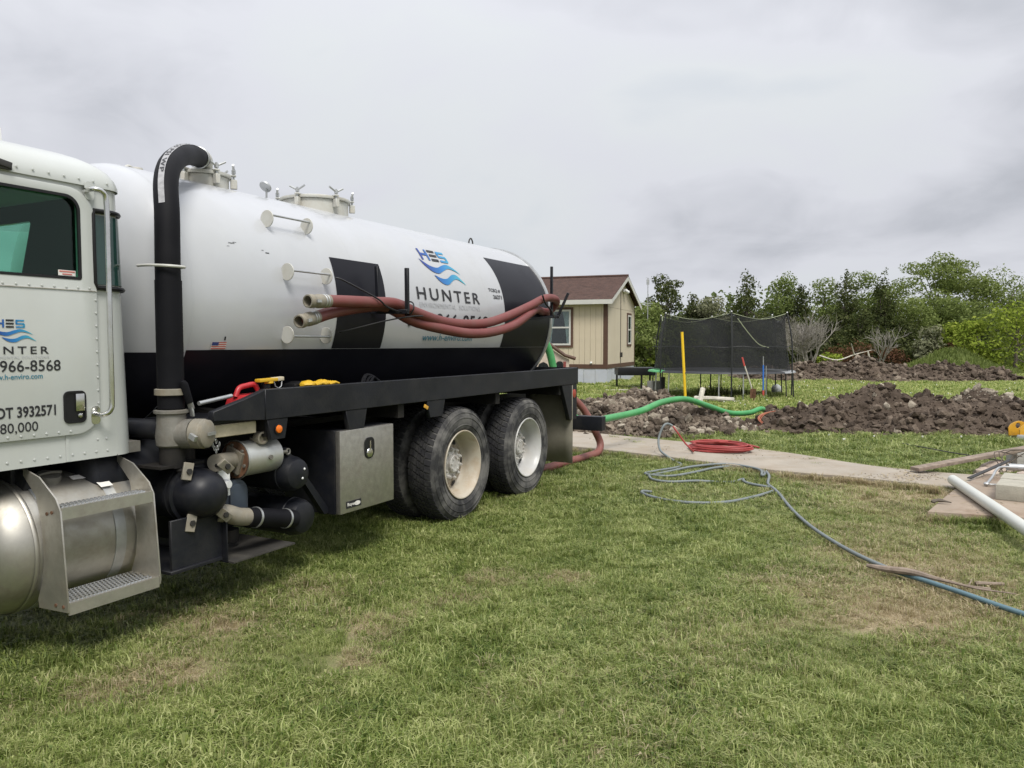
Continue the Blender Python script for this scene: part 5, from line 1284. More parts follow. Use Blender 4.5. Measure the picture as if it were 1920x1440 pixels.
# ---- house
HA = math.atan2(.9386, .345)
house = root('mobile_home', (3.7, 30, 0), 'cream mobile home with brown trim and brown shingle roof', 'house', rz=HA)
def hb(mb, name, m_, parent=None, **kw): return mb.build(name, m_, parent or house, **kw)
D_, L_ = 5.4, 13.0
pitch = (4.36 - 3.36) / 2.7
b = MB(); b.bx(.03, D_ - .03, .03, L_, .70, 3.36); b.prism([(.03, 3.36), (D_ - .03, 3.36), (2.7, 4.33)], (0, .03, 0), (1, 0, 0), (0, 0, 1), (0, L_ - .03, 0)); hw = hb(b, 'wall_core', 'siding')
bwid = .222
bd = MB().bx(-.009, .028, .003, bwid - .004, .80, 3.40); ob0 = hb(bd, 'siding_board', 'siding', hw, bevel=.003, seg=1)
for k in range(1, int(L_ / bwid)):
    q = bpy.data.objects.new('siding_board', ob0.data); COL.objects.link(q); q.parent = hw; q.location = (0, k * bwid, 0)
gw = D_ / 4
for k in range(4):
    x0, x1 = k * gw + .004, (k + 1) * gw - .004
    zt = lambda x: 3.36 + pitch * min(x, D_ - x) - .02
    b = MB()
    b.prism([(x0, .80), (x1, .80), (x1, 3.05), (x0, 3.05)], (0, .028, 0), (1, 0, 0), (0, 0, 1), (0, -.038, 0)); hb(b, 'gable_panel', 'siding_gable', hw)
    b = MB(); b.prism([(x0, 3.06), (x1, 3.06), (x1, zt(x1)), (x0, zt(x0))], (0, .028, 0), (1, 0, 0), (0, 0, 1), (0, -.038, 0)); hb(b, 'gable_panel', 'siding_gable', hw)
b = MB(); b.bx(-.02, -.013 + .004, -.013, .14, .78, 3.42); b.bx(-.02, .10, -.02, -.011, .78, 3.42); hb(b, 'corner_trim', 'brown_trim')
b = MB(); b.bx(D_ - .06, D_ + .02, -.02, -.011, .78, 3.36); hb(b, 'corner_trim', 'brown_trim')
b = MB(); b.bx(-.025, .02, -.02, L_, .63, .80); b.bx(-.02, D_ + .02, -.026, .02, .632, .80); hb(b, 'base_trim', 'brown_trim')
for k in range(28):
    b = MB(); y0 = k * .46; b.bx(-.005 if k % 2 else -.012, .02, y0 + .006, y0 + .454, 0, .632); hb(b, 'skirting_panel', 'skirting')
for k in range(12):
    b = MB(); x0 = k * .45; b.bx(x0 + .006, x0 + .446, -.005 if k % 2 else -.012, .02, 0, .634); hb(b, 'skirting_panel', 'skirting')
# roof in courses
b = MB(); ov = .34; nr = 20
for s_ in (0, 1):
    for k in range(nr):
        f0, f1 = k / nr, (k + 1) / nr
        def rp_(f, lift):
            x = -ov + (2.7 + ov) * f; z = 3.36 - ov * pitch + (2.7 + ov) * pitch * f + lift + .09
            return (D_ - x if s_ else x, z)
        (xa, za), (xb, zb) = rp_(f0, .012), rp_(f1, .0)
        b.add([(xa, -.28, za), (xa, L_ + .2, za), (xb, L_ + .2, zb), (xb, -.28, zb), (xa, -.28, za - .014), (xa, L_ + .2, za - .014)], [(0, 1, 2, 3), (0, 4, 5, 1)])
rf = hb(b, 'roof', 'shingles', smooth=0, recalc=False)
b = MB(); b.tube([(2.7, -.28, 4.47), (2.7, L_ + .2, 4.47)], .06, 6); hb(b, 'ridge_cap', 'shingles', rf)
b = MB(); zf = 3.36 - ov * pitch
b.bx(-ov - .02, -ov + .01, -.27, L_, zf - .09, zf + .085)
for s_ in (0, 1):
    pts = [(-ov, zf - .09), (-ov, zf + .085), (2.7, 4.36 + .085), (2.7, 4.36 - .09)]
    if s_: pts = [(D_ - x, z) for x, z in pts][::-1]
    b.prism(pts, (0, -.275, 0), (1, 0, 0), (0, 0, 1), (0, .03, 0))
hb(b, 'fascia', 'house_trim', rf)
b = MB(); b.add([(-ov, -.26, zf - .08), (0, -.26, zf - .06), (0, L_, zf - .06), (-ov, L_, zf - .08)], [(0, 1, 2, 3)]); hb(b, 'soffit', 'house_trim', rf)
b = MB(); b.cyl((2.2, 7.2, 4.2), (2.2, 7.2, 4.75), .08, 12); b.bx(2.3, 2.6, 4.6, 4.9, 4.25, 4.55); hb(b, 'roof_vent', 'steel_dark', rf)
def window(face, u0, u1, z0, z1, curtains=True):
    """face 'f': front wall, u along y; 'g': gable, u along x"""
    if face == 'f': o, ea, en = (-.013, 0, 0), (0, 1, 0), Vector((-1, 0, 0))
    else: o, ea, en = (0, -.011, 0), (1, 0, 0), Vector((0, -1, 0))
    o = Vector(o)
    b = MB(); b.ring(rrect(u0, u1, z0, z1, .005, 1), rrect(u0 + .09, u1 - .09, z0 + .09, z1 - .09, .005, 1), o, ea, (0, 0, 1), en * .03); wn = hb(b, 'window', 'brown_trim')
    b = MB(); b.ring(rrect(u0 + .092, u1 - .092, z0 + .092, z1 - .092, .005, 1), rrect(u0 + .16, u1 - .16, z0 + .16, z1 - .16, .005, 1), o, ea, (0, 0, 1), en * .04)
    zm = (z0 + z1) / 2; b.prism([(u0 + .16, zm - .03), (u1 - .16, zm - .03), (u1 - .16, zm + .03), (u0 + .16, zm + .03)], o, ea, (0, 0, 1), en * .038); hb(b, 'frame', 'house_trim', wn)
    b = MB(); b.prism([(u0 + .15, z0 + .15), (u1 - .15, z0 + .15), (u1 - .15, z1 - .15), (u0 + .15, z1 - .15)], o, ea, (0, 0, 1), en * .004); hb(b, 'room_dark', 'window_dark', wn)
    if curtains:
        for s_ in (0, 1):
            w = (u1 - u0 - .3); rows = []
            for j in range(5):
                z = z0 + .16 + (z1 - z0 - .32) * j / 4; q = (.13 + .20 * (j / 4) ** 1.5) * w
                rows.append([o + Vector(ea) * ((u0 + .15 + q * i / 6) if s_ == 0 else (u1 - .15 - q * i / 6)) + Vector((0, 0, z)) + en * (.010 + .005 * (i % 2)) for i in range(7)])
            b = MB(); b.sheet(rows); hb(b, 'curtain', 'curtain', wn)
    for za, zb in ((z0 + .155, zm - .02), (zm + .02, z1 - .155)):
        b = MB(); b.prism([(u0 + .155, za), (u1 - .155, za), (u1 - .155, zb), (u0 + .155, zb)], o + en * .022, ea, (0, 0, 1), en * .004); hb(b, 'pane', 'house_glass', wn)
window('f', 1.36, 2.52, 1.46, 3.05); window('f', 6.2, 7.3, 1.5, 3.0)
window('g', 3.72, 4.62, 1.50, 2.95)
b = MB(); b.bx(2.35, 2.47, -.10, -.011, 1.05, 1.25); b.cyl((2.42, -.02, .1), (2.42, -.02, 3.9), .014, 6); hb(b, 'cable_box', 'steel_dark')
b = MB(); b.box((2.9, -.12, 3.82), (.3, .16, .12), Matrix.Rotation(.3, 3, 'Y')); b.ball((2.75, -.2, 3.82), .07, 10, 6); b.ball((3.02, -.2, 3.80), .07, 10, 6); hb(b, 'flood_light', 'white_plastic', bevel=.01)
b = MB(); b.ball((-.04, .62, .86), .05, 10, 6); hb(b, 'outdoor_tap', 'white_plastic')
# ---- playhouse
pb_ = (1.05, 24.4, 0)
prof_r = [(-.95, 1.14), (-.62, 1.24), (-.34, 1.44), (0, 1.70), (.34, 1.44), (.62, 1.24), (.95, 1.14)]
b0 = MB(); b0.prism([(-.75, 0), (.75, 0), (.75, 1.12), (.6, 1.18), (.32, 1.36), (0, 1.58), (-.32, 1.36), (-.6, 1.18), (-.75, 1.12)], (1.05, 24.2, 0), (1, 0, 0), (0, 0, 1), (0, 1.1, 0))
b1 = MB(); b1.tube([(1.05 + x, 24.14, z) for x, z in prof_r], .055, 8); b1.sheet([[(1.05 + x, y, z + .03) for x, z in prof_r] for y in (24.14, 25.4)])
b2 = MB(); b2.prism([(-.25, 0), (.12, 0), (.12, .85), (.06, .98), (-.065, 1.04), (-.19, .98), (-.25, .85)], (1.05, 24.19, 0), (1, 0, 0), (0, 0, 1), (0, .01, 0))
b3 = MB(); b3.bx(1.30, 1.38, 24.17, 24.195, .62, 1.05); b3.bx(1.62, 1.70, 24.17, 24.195, .62, 1.05)
b4 = MB(); b4.prism(rrect(1.39, 1.61, .62, 1.06, (.0, .09, .09, .0), 4), (0, 24.19, 0), (1, 0, 0), (0, 0, 1), (0, -.008, 0))
thing('playhouse', 'small stone-look playhouse with brown curved roof before the house', 'playhouse', pb_, [('walls', b0, 'stone_pale', .01), ('roof', b1, 'brown_trim', 0), ('door', b2, 'window_dark', 0), ('shutter', b3, 'door_red', .004), ('window', b4, 'window_dark', 0)])
# ---- antenna mast
b = MB(); b.tube([(7.93, 45, 0), (7.92, 45, 5.45)], .025, 6); b.bar((7.7, 45, 3.95), (8.2, 45, 3.95), .03, .03); b.bar((7.8, 45, 3.85), (8.1, 45, 3.85), .03, .03); b.box((7.92, 45, 5.2), (.16, .05, .3)); b.bar((7.8, 45, 5.45), (8.0, 45, 5.4), .02, .02)
single('antenna_mast', 'thin antenna mast rising above the trees behind the house', 'antenna', b, 'steel_galv', (7.93, 45, 0))

# ================================================================== TREES
def leaf_mat(name, cols, trans=.25, vscale=.45):
    m = bpy.data.materials.new(name); m.use_nodes = True; t = m.node_tree; t.nodes.clear()
    g = t.nodes.new('ShaderNodeNewGeometry')
    n_ = noise_(t, g.outputs['Position'], vscale, 3, .6)
    f = math_(t, 'ADD', math_(t, 'MULTIPLY', g.outputs['Random Per Island'], .55), math_(t, 'MULTIPLY', n_, .45))
    c = ramp_(t, f, [(.15, cols[0]), (.5, cols[1]), (.85, cols[2])])
    d = t.nodes.new('ShaderNodeBsdfDiffuse'); tr_ = t.nodes.new('ShaderNodeBsdfTranslucent'); mx = t.nodes.new('ShaderNodeMixShader'); mx.inputs[0].default_value = trans
    o = t.nodes.new('ShaderNodeOutputMaterial')
    t.links.new(c, d.inputs[0]); t.links.new(mix_(t, .5, c, (.22, .28, .05), 'MIX'), tr_.inputs[0])
    t.links.new(d.outputs[0], mx.inputs[1]); t.links.new(tr_.outputs[0], mx.inputs[2]); t.links.new(mx.outputs[0], o.inputs[0])
    MATS[name] = m
leaf_mat('leaf_oak', [(.058, .082, .026), (.14, .18, .058), (.23, .27, .10)], .4)
leaf_mat('leaf_mid', [(.068, .096, .030), (.165, .205, .066), (.26, .30, .115)], .4)
leaf_mat('leaf_cedar', [(.028, .038, .017), (.060, .072, .030), (.112, .122, .050)], .2)
leaf_mat('leaf_lime', [(.12, .165, .025), (.22, .285, .042), (.35, .40, .08)], .35)
leaf_mat('leaf_grey', [(.11, .12, .07), (.19, .195, .12), (.28, .28, .19)], .2)
leaf_mat('leaf_red', [(.055, .028, .018), (.095, .048, .030), (.13, .075, .045)], .15)
leaf_mat('leaf_far', [(.055, .078, .030), (.095, .125, .048), (.14, .17, .068)], .25)
def rvec():
    while True:
        v = Vector((U(-1, 1), U(-1, 1), U(-1, 1)))
        if .05 < v.length < 1: return v.normalized()
def leaves(mb, clusters, n, size, flat=.35, shell=.55):
    tot = sum(c[1][0] * c[1][1] * c[1][2] for c in clusters) or 1
    for c, r in clusters:
        k = max(8, int(n * (r[0] * r[1] * r[2]) ** .8 / sum((q[1][0] * q[1][1] * q[1][2]) ** .8 for q in clusters)))
        for _ in range(k):
            d = rvec(); q = shell + (1 - shell) * rnd() ** .6
            if rnd() < .12: q *= 1.18
            p = Vector((c[0] + d.x * r[0] * q, c[1] + d.y * r[1] * q, c[2] + d.z * r[2] * q))
            nrm = (d + rvec() * .9); nrm.z += flat; nrm.normalize()
            a = nrm.cross(rvec()).normalized(); b2 = nrm.cross(a); s_ = size * U(.55, 1.35)
            mb.add([p - a * s_ * .5, p + b2 * s_ * .32 + a * s_ * .08, p + a * s_ * .62, p - b2 * s_ * .32 + a * s_ * .05], [(0, 1, 2, 3)])
def limbs(mb, base, h, r, tips, wob=.12):
    top = Vector((base[0] + U(-.2, .2), base[1], base[2] + h * .62)); b0 = Vector(base)
    tr_ = smooth_path([b0 - Vector((0, 0, .1)), b0.lerp(top, .35) + Vector((U(-1, 1), U(-1, 1), 0)) * wob, b0.lerp(top, .7) + Vector((U(-1, 1), U(-1, 1), 0)) * wob, top], 4)
    mb.tube(tr_, [r * (1.25 - .8 * i / (len(tr_) - 1)) for i in range(len(tr_))], 7)
    for tpnt in tips:
        tpnt = Vector(tpnt); s_ = tr_[random.randint(len(tr_) // 3, len(tr_) - 1)]
        md = s_.lerp(tpnt, .5) + Vector((U(-.2, .2), U(-.2, .2), U(.0, .25)))
        pth = smooth_path([s_, md, tpnt], 3); mb.tube(pth, [r * (.42 - .36 * i / (len(pth) - 1)) for i in range(len(pth))], 5)
TREES = 'trees along the field edge'
def tree(name, label, x, y, h, w, kind, nleaf=3600, size=.22, low=.12, group=TREES, cat='tree'):
    o = root(name, (x, y, 0), label, cat, group)
    cl = []
    if kind == 'cedar':
        k = int(9 + h * 1.4)
        for i in range(k):
            f = (i + .5) / k; z = h * (low + (1 - low) * f) ; rr = w * .5 * (1.02 - f) ** .75 + .18
            for _ in range(3 if f < .7 else 2):
                a = U(0, 6.28); q = rr * U(.25, .75)
                cl.append(((q * math.cos(a), q * math.sin(a), z + U(-.25, .25)), (rr * U(.40, .65), rr * U(.40, .65), U(.28, .5))))
        cl.append(((0, 0, h - .15), (.2, .2, .45)))
    elif kind == 'open':
        for i in range(15):
            f = i / 14; a = i * 2.4 + U(-.3, .3); z = h * (.30 + .66 * f); q = w * .5 * (.95 - .55 * f) * U(.5, 1)
            cl.append(((q * math.cos(a), q * math.sin(a), z), (U(.45, .75), U(.45, .75), U(.28, .48))))
    elif kind == 'spread':
        for i in range(26):
            a = U(0, 6.28); q = w * .5 * math.sqrt(rnd()); z = h * (.93 - .33 * (q / (w * .5)) ** 2) + U(-.5, .05)
            cl.append(((q * math.cos(a), q * math.sin(a), z), (U(.95, 1.5), U(.95, 1.5), U(.45, .75))))
        for i in range(26):
            a = U(0, 6.28); q = w * .46 * rnd(); cl.append(((q * math.cos(a), q * math.sin(a), h * U(.3, .74)), (U(.7, 1.2), U(.7, 1.1), U(.5, .8))))
    else:
        for i in range(24):
            a = U(0, 6.28); f = low + (.97 - low) * rnd(); q = w * .5 * math.sqrt(max(.05, 1 - ((f - .48) / .56) ** 2)) * U(.2, .85)
            s_ = w * U(.15, .25); cl.append(((q * math.cos(a), q * math.sin(a), h * f - s_ * .3), (s_, s_, s_ * U(.6, .85))))
    tk_ = MB(); limbs(tk_, (0, 0, 0), h, .05 + h * .016, [c for c, r in random.sample(cl, min(len(cl), 14))])
    tk_.build('trunk', 'bark_grey' if kind in ('spread', 'open') else 'bark', o)
    return o, cl, nleaf, size
def crown(t_, m_, flat=.35):
    o, cl, n_, s_ = t_; b = MB(); leaves(b, cl, n_, s_, flat); b.build('crown', m_, o, smooth=0, recalc=False); return o
def TX(px, Y): return (px - 960) / 1440 * Y
def TH(py, Y): return 1.61 + (645 - py) / 1440 * Y
spec = [  # pixel column of the crown, distance, pixel row of the top, width in metres, kind, leaf material, label
    (1247, 50, 519, 3.0, 'open', 'leaf_cedar', 'open dark juniper left of the trampoline, tallest near the house'),
    (1208, 47, 572, 4.2, 'round', 'leaf_mid', 'bushy green tree right behind the house gable'),
    (1292, 53, 556, 3.4, 'cedar', 'leaf_cedar', 'dark juniper between the open juniper and grey oak'),
    (1335, 52, 556, 4.2, 'round', 'leaf_grey', 'grey-green sparse tree above the left half of the net'),
    (1398, 53, 512, 5.2, 'cedar', 'leaf_cedar', 'broad dark cedar above the middle of the net'),
    (1452, 56, 517, 4.6, 'round', 'leaf_oak', 'mid green oak just right of the broad cedar'),
    (1500, 55, 540, 4.0, 'cedar', 'leaf_cedar', 'dark cedar above the right net pole'),
    (1541, 58, 523, 4.4, 'round', 'leaf_oak', 'round oak top left of the twin cedars'),
    (1584, 54, 513, 4.2, 'cedar', 'leaf_cedar', 'pointed dark cedar, left of the twin cedar tops'),
    (1622, 58, 514, 4.6, 'round', 'leaf_oak', 'round oak between two pointed cedars'),
    (1651, 54, 517, 4.0, 'cedar', 'leaf_cedar', 'pointed dark cedar left of the tallest tree'),
    (1757, 60, 474, 7.4, 'spread', 'leaf_mid', 'tallest tree, broad flat-topped spreading crown'),
    (1700, 54, 556, 4.6, 'round', 'leaf_mid', 'grey-green tree under the left of the tallest crown'),
    (1762, 55, 566, 5.2, 'round', 'leaf_oak', 'dense oak below the tallest crown'),
    (1826, 56, 552, 4.8, 'round', 'leaf_mid', 'green tree right of the tallest crown'),
    (1888, 58, 505, 6.4, 'round', 'leaf_mid', 'tall full green tree near the right edge'),
    (1960, 58, 512, 6.0, 'round', 'leaf_mid', 'tall green tree cut off by the right edge'),
    (1845, 50, 590, 5.0, 'round', 'leaf_oak', 'lower dark oak before the tall right tree'),
    (1430, 49, 590, 4.4, 'cedar', 'leaf_cedar', 'low dark cedar directly behind the net'),
    (1545, 49, 592, 4.0, 'cedar', 'leaf_cedar', 'low dark cedar behind the bare grey shrub'),
    (1615, 49, 585, 4.6, 'cedar', 'leaf_cedar', 'low wide cedar behind the small bare tree'),
    (1690, 48, 600, 4.4, 'cedar', 'leaf_cedar', 'low cedar right of the small bare tree'),
    (1275, 46, 600, 4.0, 'round', 'leaf_oak', 'dark green bush behind the left net pole'),
    (1345, 47, 600, 4.6, 'cedar', 'leaf_cedar', 'dark cedar filling behind the left net'),
]
nm = {'open': 'juniper_tree', 'cedar': 'cedar_tree', 'round': 'oak_tree', 'spread': 'spreading_tree'}
for px, Y, top, w, kind, m_, lab in spec:
    h = TH(top, Y)
    n_ = {'cedar': 9000, 'round': 9000, 'open': 3400, 'spread': 17000}[kind]
    crown(tree(nm[kind], lab, TX(px, Y), Y, h, w, kind, n_, .165 if kind != 'cedar' else .16, low=.06 if kind in ('cedar',) else .08), m_)
# bright shrubs
for px, Y, top, w, m_, lab in ((1905, 42, 570, 4.6, 'leaf_lime', 'bright lime green tree at the right edge'), (1962, 43, 560, 4.4, 'leaf_lime', 'lime green tree mostly beyond the right edge'), (1832, 43, 600, 2.6, 'leaf_lime', 'smaller lime green shrub left of the bright tree'),
                              (1785, 45, 605, 2.4, 'leaf_lime', 'lime green shrub below the tall tree'), (1748, 45, 612, 2.2, 'leaf_grey', 'pale grey-green shrub beside the lime shrub'), (1232, 44, 662, 1.6, 'leaf_lime', 'small bright green shrub left of the trampoline'), (1220, 44, 600, 2.4, 'leaf_mid', 'leafy green shrub at the house corner'), (1556, 44, 665, 1.8, 'leaf_lime', 'small bright shrub behind the far soil ridge')):
    crown(tree('green_shrub', lab, TX(px, Y), Y, TH(top, Y), w, 'round', 2200, .19, low=.04, group='shrubs along the field edge', cat='shrub'), m_)
# reddish brush at the wood's foot
for px, Y, top, w, lab in ((1610, 45.5, 640, 3.4, 'reddish brown dead brush left of the bare tree'), (1672, 45.5, 655, 2.2, 'reddish brush right of the bare tree'), (1795, 44.5, 640, 2.6, 'reddish brush under the lime shrubs'), (1575, 46, 655, 2.6, 'dark reddish brush by the pale fallen limb')):
    crown(tree('dead_brush', lab, TX(px, Y), Y, TH(top, Y), w, 'round', 1500, .14, low=.04, group='dead brush at the wood foot', cat='brush'), 'leaf_red')
# bare shrubs
def bare(px, Y, top, w, lab, nst, m_='bark_grey', twig=5):
    x = TX(px, Y); h = TH(top, Y); o = root('bare_shrub', (x, Y, 0), lab, 'shrub', 'leafless shrubs'); b = MB()
    def grow(p, d, l, r, dep):
        e = p + d * l + Vector((U(-.1, .1), U(-.1, .1), 0)) * l
        md = p.lerp(e, .5) + rvec() * l * .08
        b.tube([p, md, e], [r, r * .8, r * .6], 4, caps=False)
        if dep > 0:
            for _ in range(twig if dep > 1 else 3):
                nd_ = (d + rvec() * .75); nd_.z += .15; nd_.normalize(); grow(p.lerp(e, U(.45, 1)), nd_, l * U(.45, .7), r * .55, dep - 1)
    for _ in range(nst):
        a = U(0, 6.28); d = Vector((math.cos(a) * w / h * .45, math.sin(a) * w / h * .45, 1)).normalized(); grow(Vector((U(-.15, .15), U(-.15, .15), -.05)), d, h * U(.42, .55), .045, 3)
    b.build('branches', m_, o, smooth=0, recalc=False); return o
bare(1520, 44, 572, 2.8, 'large grey leafless shrub right of the trampoline net', 8)
bare(1502, 44.5, 585, 2.6, 'grey leafless shrub half hidden by the right net pole', 6)
bare(1648, 43.5, 598, 2.0, 'small white-grey bare tree at the wood edge', 3, twig=4)
bare(1222, 45, 600, 1.8, 'pale bare shrub beside the house gable', 4)
b = MB(); b.tube(smooth_path([(17.2, 43, .95), (18.1, 42.8, .70), (19.1, 42.9, 1.0), (20.1, 43, 1.25)], 4), [.045, .045, .045, .04, .04, .04, .035, .035, .03, .03, .025, .02, .02], 6); b.tube([(18.1, 42.8, .7), (17.6, 42.7, .35), (17.9, 42.6, 0)], [.05, .05, .04], 5); b.tube([(19.1, 42.9, 1.0), (18.8, 42.6, 1.6)], [.04, .02], 5); b.tube([(19.9, 43, 1.2), (20.2, 42.9, .0)], [.04, .05], 5)
single('fallen_limb', 'pale fallen limb lying before the reddish brush', 'branch', b, 'pale_wood', (18.5, 42.8, 0))
# background wood, one mass
b = MB(); cl = []
for k in range(150):
    x = -30 + 95 * (k + U(-.4, .4)) / 150; y = U(62, 70); hh = U(3.6, 6.0) + 1.0 * nz(x * .12, 3, 5) - (0 if x > 4 else .8)
    for z in (1.0, 2.4, hh - 1.0): cl.append(((x + U(-.5, .5), y, z), (1.7, 1.4, 1.15)))
leaves(b, cl, 30000, .42); bw = b.build('far_wood', 'leaf_far', None, smooth=0, recalc=False); bw['kind'] = 'stuff'; tag(bw, 'dense green wood closing the field behind the single trees', 'woodland')
b = MB(); b.bx(-120, 160, 71, 72, 0, 4.2); 
# weeds: a mound of tall grass and small dark weeds
def blades(mb, n, rad, hmin, hmax, wid, lean=.7, zfun=None, comb=None):
    for _ in range(n):
        a = U(0, 6.2832); q = rad * math.sqrt(rnd()); x, y = q * math.cos(a), q * math.sin(a)
        h = U(hmin, hmax); yaw = U(0, 6.2832) if comb is None or rnd() < .35 else comb + random.gauss(0, .8); l = lean * U(.2, 1.3) * h; w = wid * U(.6, 1.3)
        dx, dy = math.cos(yaw), math.sin(yaw); sx, sy = -dy * w / 2, dx * w / 2
        z0 = zfun(x, y) if zfun else 0
        mb.add([(x - sx, y - sy, z0 - .004), (x + sx, y + sy, z0 - .004), (x + dx * l * .35 + sx * .85, y + dy * l * .35 + sy * .85, z0 + h * .62), (x + dx * l * .35 - sx * .85, y + dy * l * .35 - sy * .85, z0 + h * .62), (x + dx * l, y + dy * l, z0 + h * (1 - .25 * lean))], [(0, 1, 2, 3), (3, 2, 4)])
def grass_mat(name, stops, drycol):
    m = bpy.data.materials.new(name); m.use_nodes = True; t = m.node_tree; t.nodes.clear()
    g = t.nodes.new('ShaderNodeNewGeometry'); an = t.nodes.new('ShaderNodeAttribute'); an.attribute_type = 'INSTANCER'; an.attribute_name = 'dry'
    n_ = noise_(t, g.outputs['Position'], 2.2, 5, .65); rp = g.outputs['Random Per Island']
    tone = math_(t, 'ADD', math_(t, 'MULTIPLY', rp, .62), math_(t, 'SUBTRACT', math_(t, 'MULTIPLY', n_, .95), .28))
    c = ramp_(t, tone, stops)
    ds = math_(t, 'ADD', an.outputs['Fac'], math_(t, 'MULTIPLY', math_(t, 'SUBTRACT', math_(t, 'FRACT', math_(t, 'MULTIPLY', rp, 17.3)), .5), .62))
    c = mix_(t, ramp_(t, ds, [(.40, (0,) * 3), (.66, (1,) * 3)]), c, ramp_(t, math_(t, 'FRACT', math_(t, 'MULTIPLY', rp, 5.7)), [(0, drycol[0]), (1, drycol[1])]))
    d = t.nodes.new('ShaderNodeBsdfPrincipled'); d.inputs['Roughness'].default_value = .45; d.inputs['Specular IOR Level'].default_value = .4
    tr_ = t.nodes.new('ShaderNodeBsdfTranslucent'); mx = t.nodes.new('ShaderNodeMixShader'); mx.inputs[0].default_value = .45; o = t.nodes.new('ShaderNodeOutputMaterial')
    t.links.new(c, d.inputs['Base Color']); t.links.new(c, tr_.inputs[0]); t.links.new(d.outputs[0], mx.inputs[1]); t.links.new(tr_.outputs[0], mx.inputs[2]); t.links.new(mx.outputs[0], o.inputs[0])
    MATS[name] = m
GST = [(.08, (.060, .098, .018)), (.30, (.145, .205, .042)), (.52, (.265, .32, .085)), (.80, (.50, .53, .23))]
grass_mat('grass_blade', GST, ((.34, .27, .15), (.58, .50, .33)))
grass_mat('field_blade', [(p_, tuple(min(.6, q * k_) for q, k_ in zip(c_, (1.22, 1.24, 1.15)))) for p_, c_ in GST], ((.38, .32, .17), (.60, .52, .33)))
b = MB(); mound = lambda x, y: 1.25 * math.exp(-(x / 1.9) ** 2 - (y / 1.6) ** 2) - .05
b.sheet([[(x * .25, y * .25, mound(x * .25, y * .25)) for x in range(-16, 17)] for y in range(-13, 14)]); 
mo = b.build('grass_mound', 'leaf_mid', None, recalc=False, smooth=180); mo.location = (TX(1785, 42), 42, 0)
tag(mo, 'rounded mound of tall green grass before the wood', 'mound')
b = MB(); blades(b, 5200, 3.2, .18, .42, .035, .6, mound); q = b.build('tall_grass', 'leaf_mid', mo, smooth=0, recalc=False); q['kind'] = 'stuff'
b = MB(); blades(b, 130, .75, .15, .5, .02, .5); o = b.build('dark_weeds', 'leaf_cedar', None, smooth=0, recalc=False); o.location = (6.55, 23.9, 0); tag(o, 'dark weeds growing under the trampoline', 'weeds', kind='stuff')

# ================================================================== GRASS
def patch(n, rad, hmin, hmax, wid, lean, broad=0, m_='grass_blade'):
    b = MB(); blades(b, n, rad, hmin, hmax, wid, lean, comb=U(0, 6.28))
    for _ in range(8):      # denser, longer tufts
        a = U(0, 6.28); q = rad * math.sqrt(rnd()); k0 = len(b.v); blades(b, n // 14, rad * .14, hmax * .75, hmax * 1.4, wid * 1.15, lean * .8)
        b.v[k0:] = [(v[0] + q * math.cos(a), v[1] + q * math.sin(a), v[2]) for v in b.v[k0:]]
    for _ in range(broad):      # broad-leaved weeds
        a = U(0, 6.28); q = rad * math.sqrt(rnd()); x, y = q * math.cos(a), q * math.sin(a)
        for k in range(random.randint(3, 6)):
            yaw = U(0, 6.28); l = U(.015, .034); w = l * U(.18, .3); dx, dy = math.cos(yaw), math.sin(yaw); h = U(.015, .05)
            b.add([(x, y, .0), (x + dx * l * .55 - dy * w, y + dy * l * .55 + dx * w, h), (x + dx * l, y + dy * l, h * .8), (x + dx * l * .55 + dy * w, y + dy * l * .55 - dx * w, h)], [(0, 1, 2, 3)])
    me_ = bpy.data.meshes.new('grass_tuft'); me_.from_pydata(b.v, [], b.f); me_.materials.append(MATS[m_]); me_.update()
    return bpy.data.objects.new('grass_tuft', me_)
def poly_in(x, y, poly):
    c = False; j = len(poly) - 1
    for i in range(len(poly)):
        xi, yi = poly[i]; xj, yj = poly[j]
        if (yi > y) != (yj > y) and x < (xj - xi) * (y - yi) / (yj - yi) + xi: c = not c
        j = i
    return c
walk_poly = near_e + far_e[::-1]
def blocked(x, y):
    if 3.6 < x < 8.4 and 5.6 < y < 9 and poly_in(x, y, slab_p): return True
    if y > 8 and y < 20 and poly_in(x, y, walk_poly): return True
    for bumps in PILES:
        for cx, cy, hh, rx, ry in bumps:
            if hh * math.exp(-1.1 * (((x - cx) / rx) ** 2 + ((y - cy) / ry) ** 2)) > .14: return True
    return False
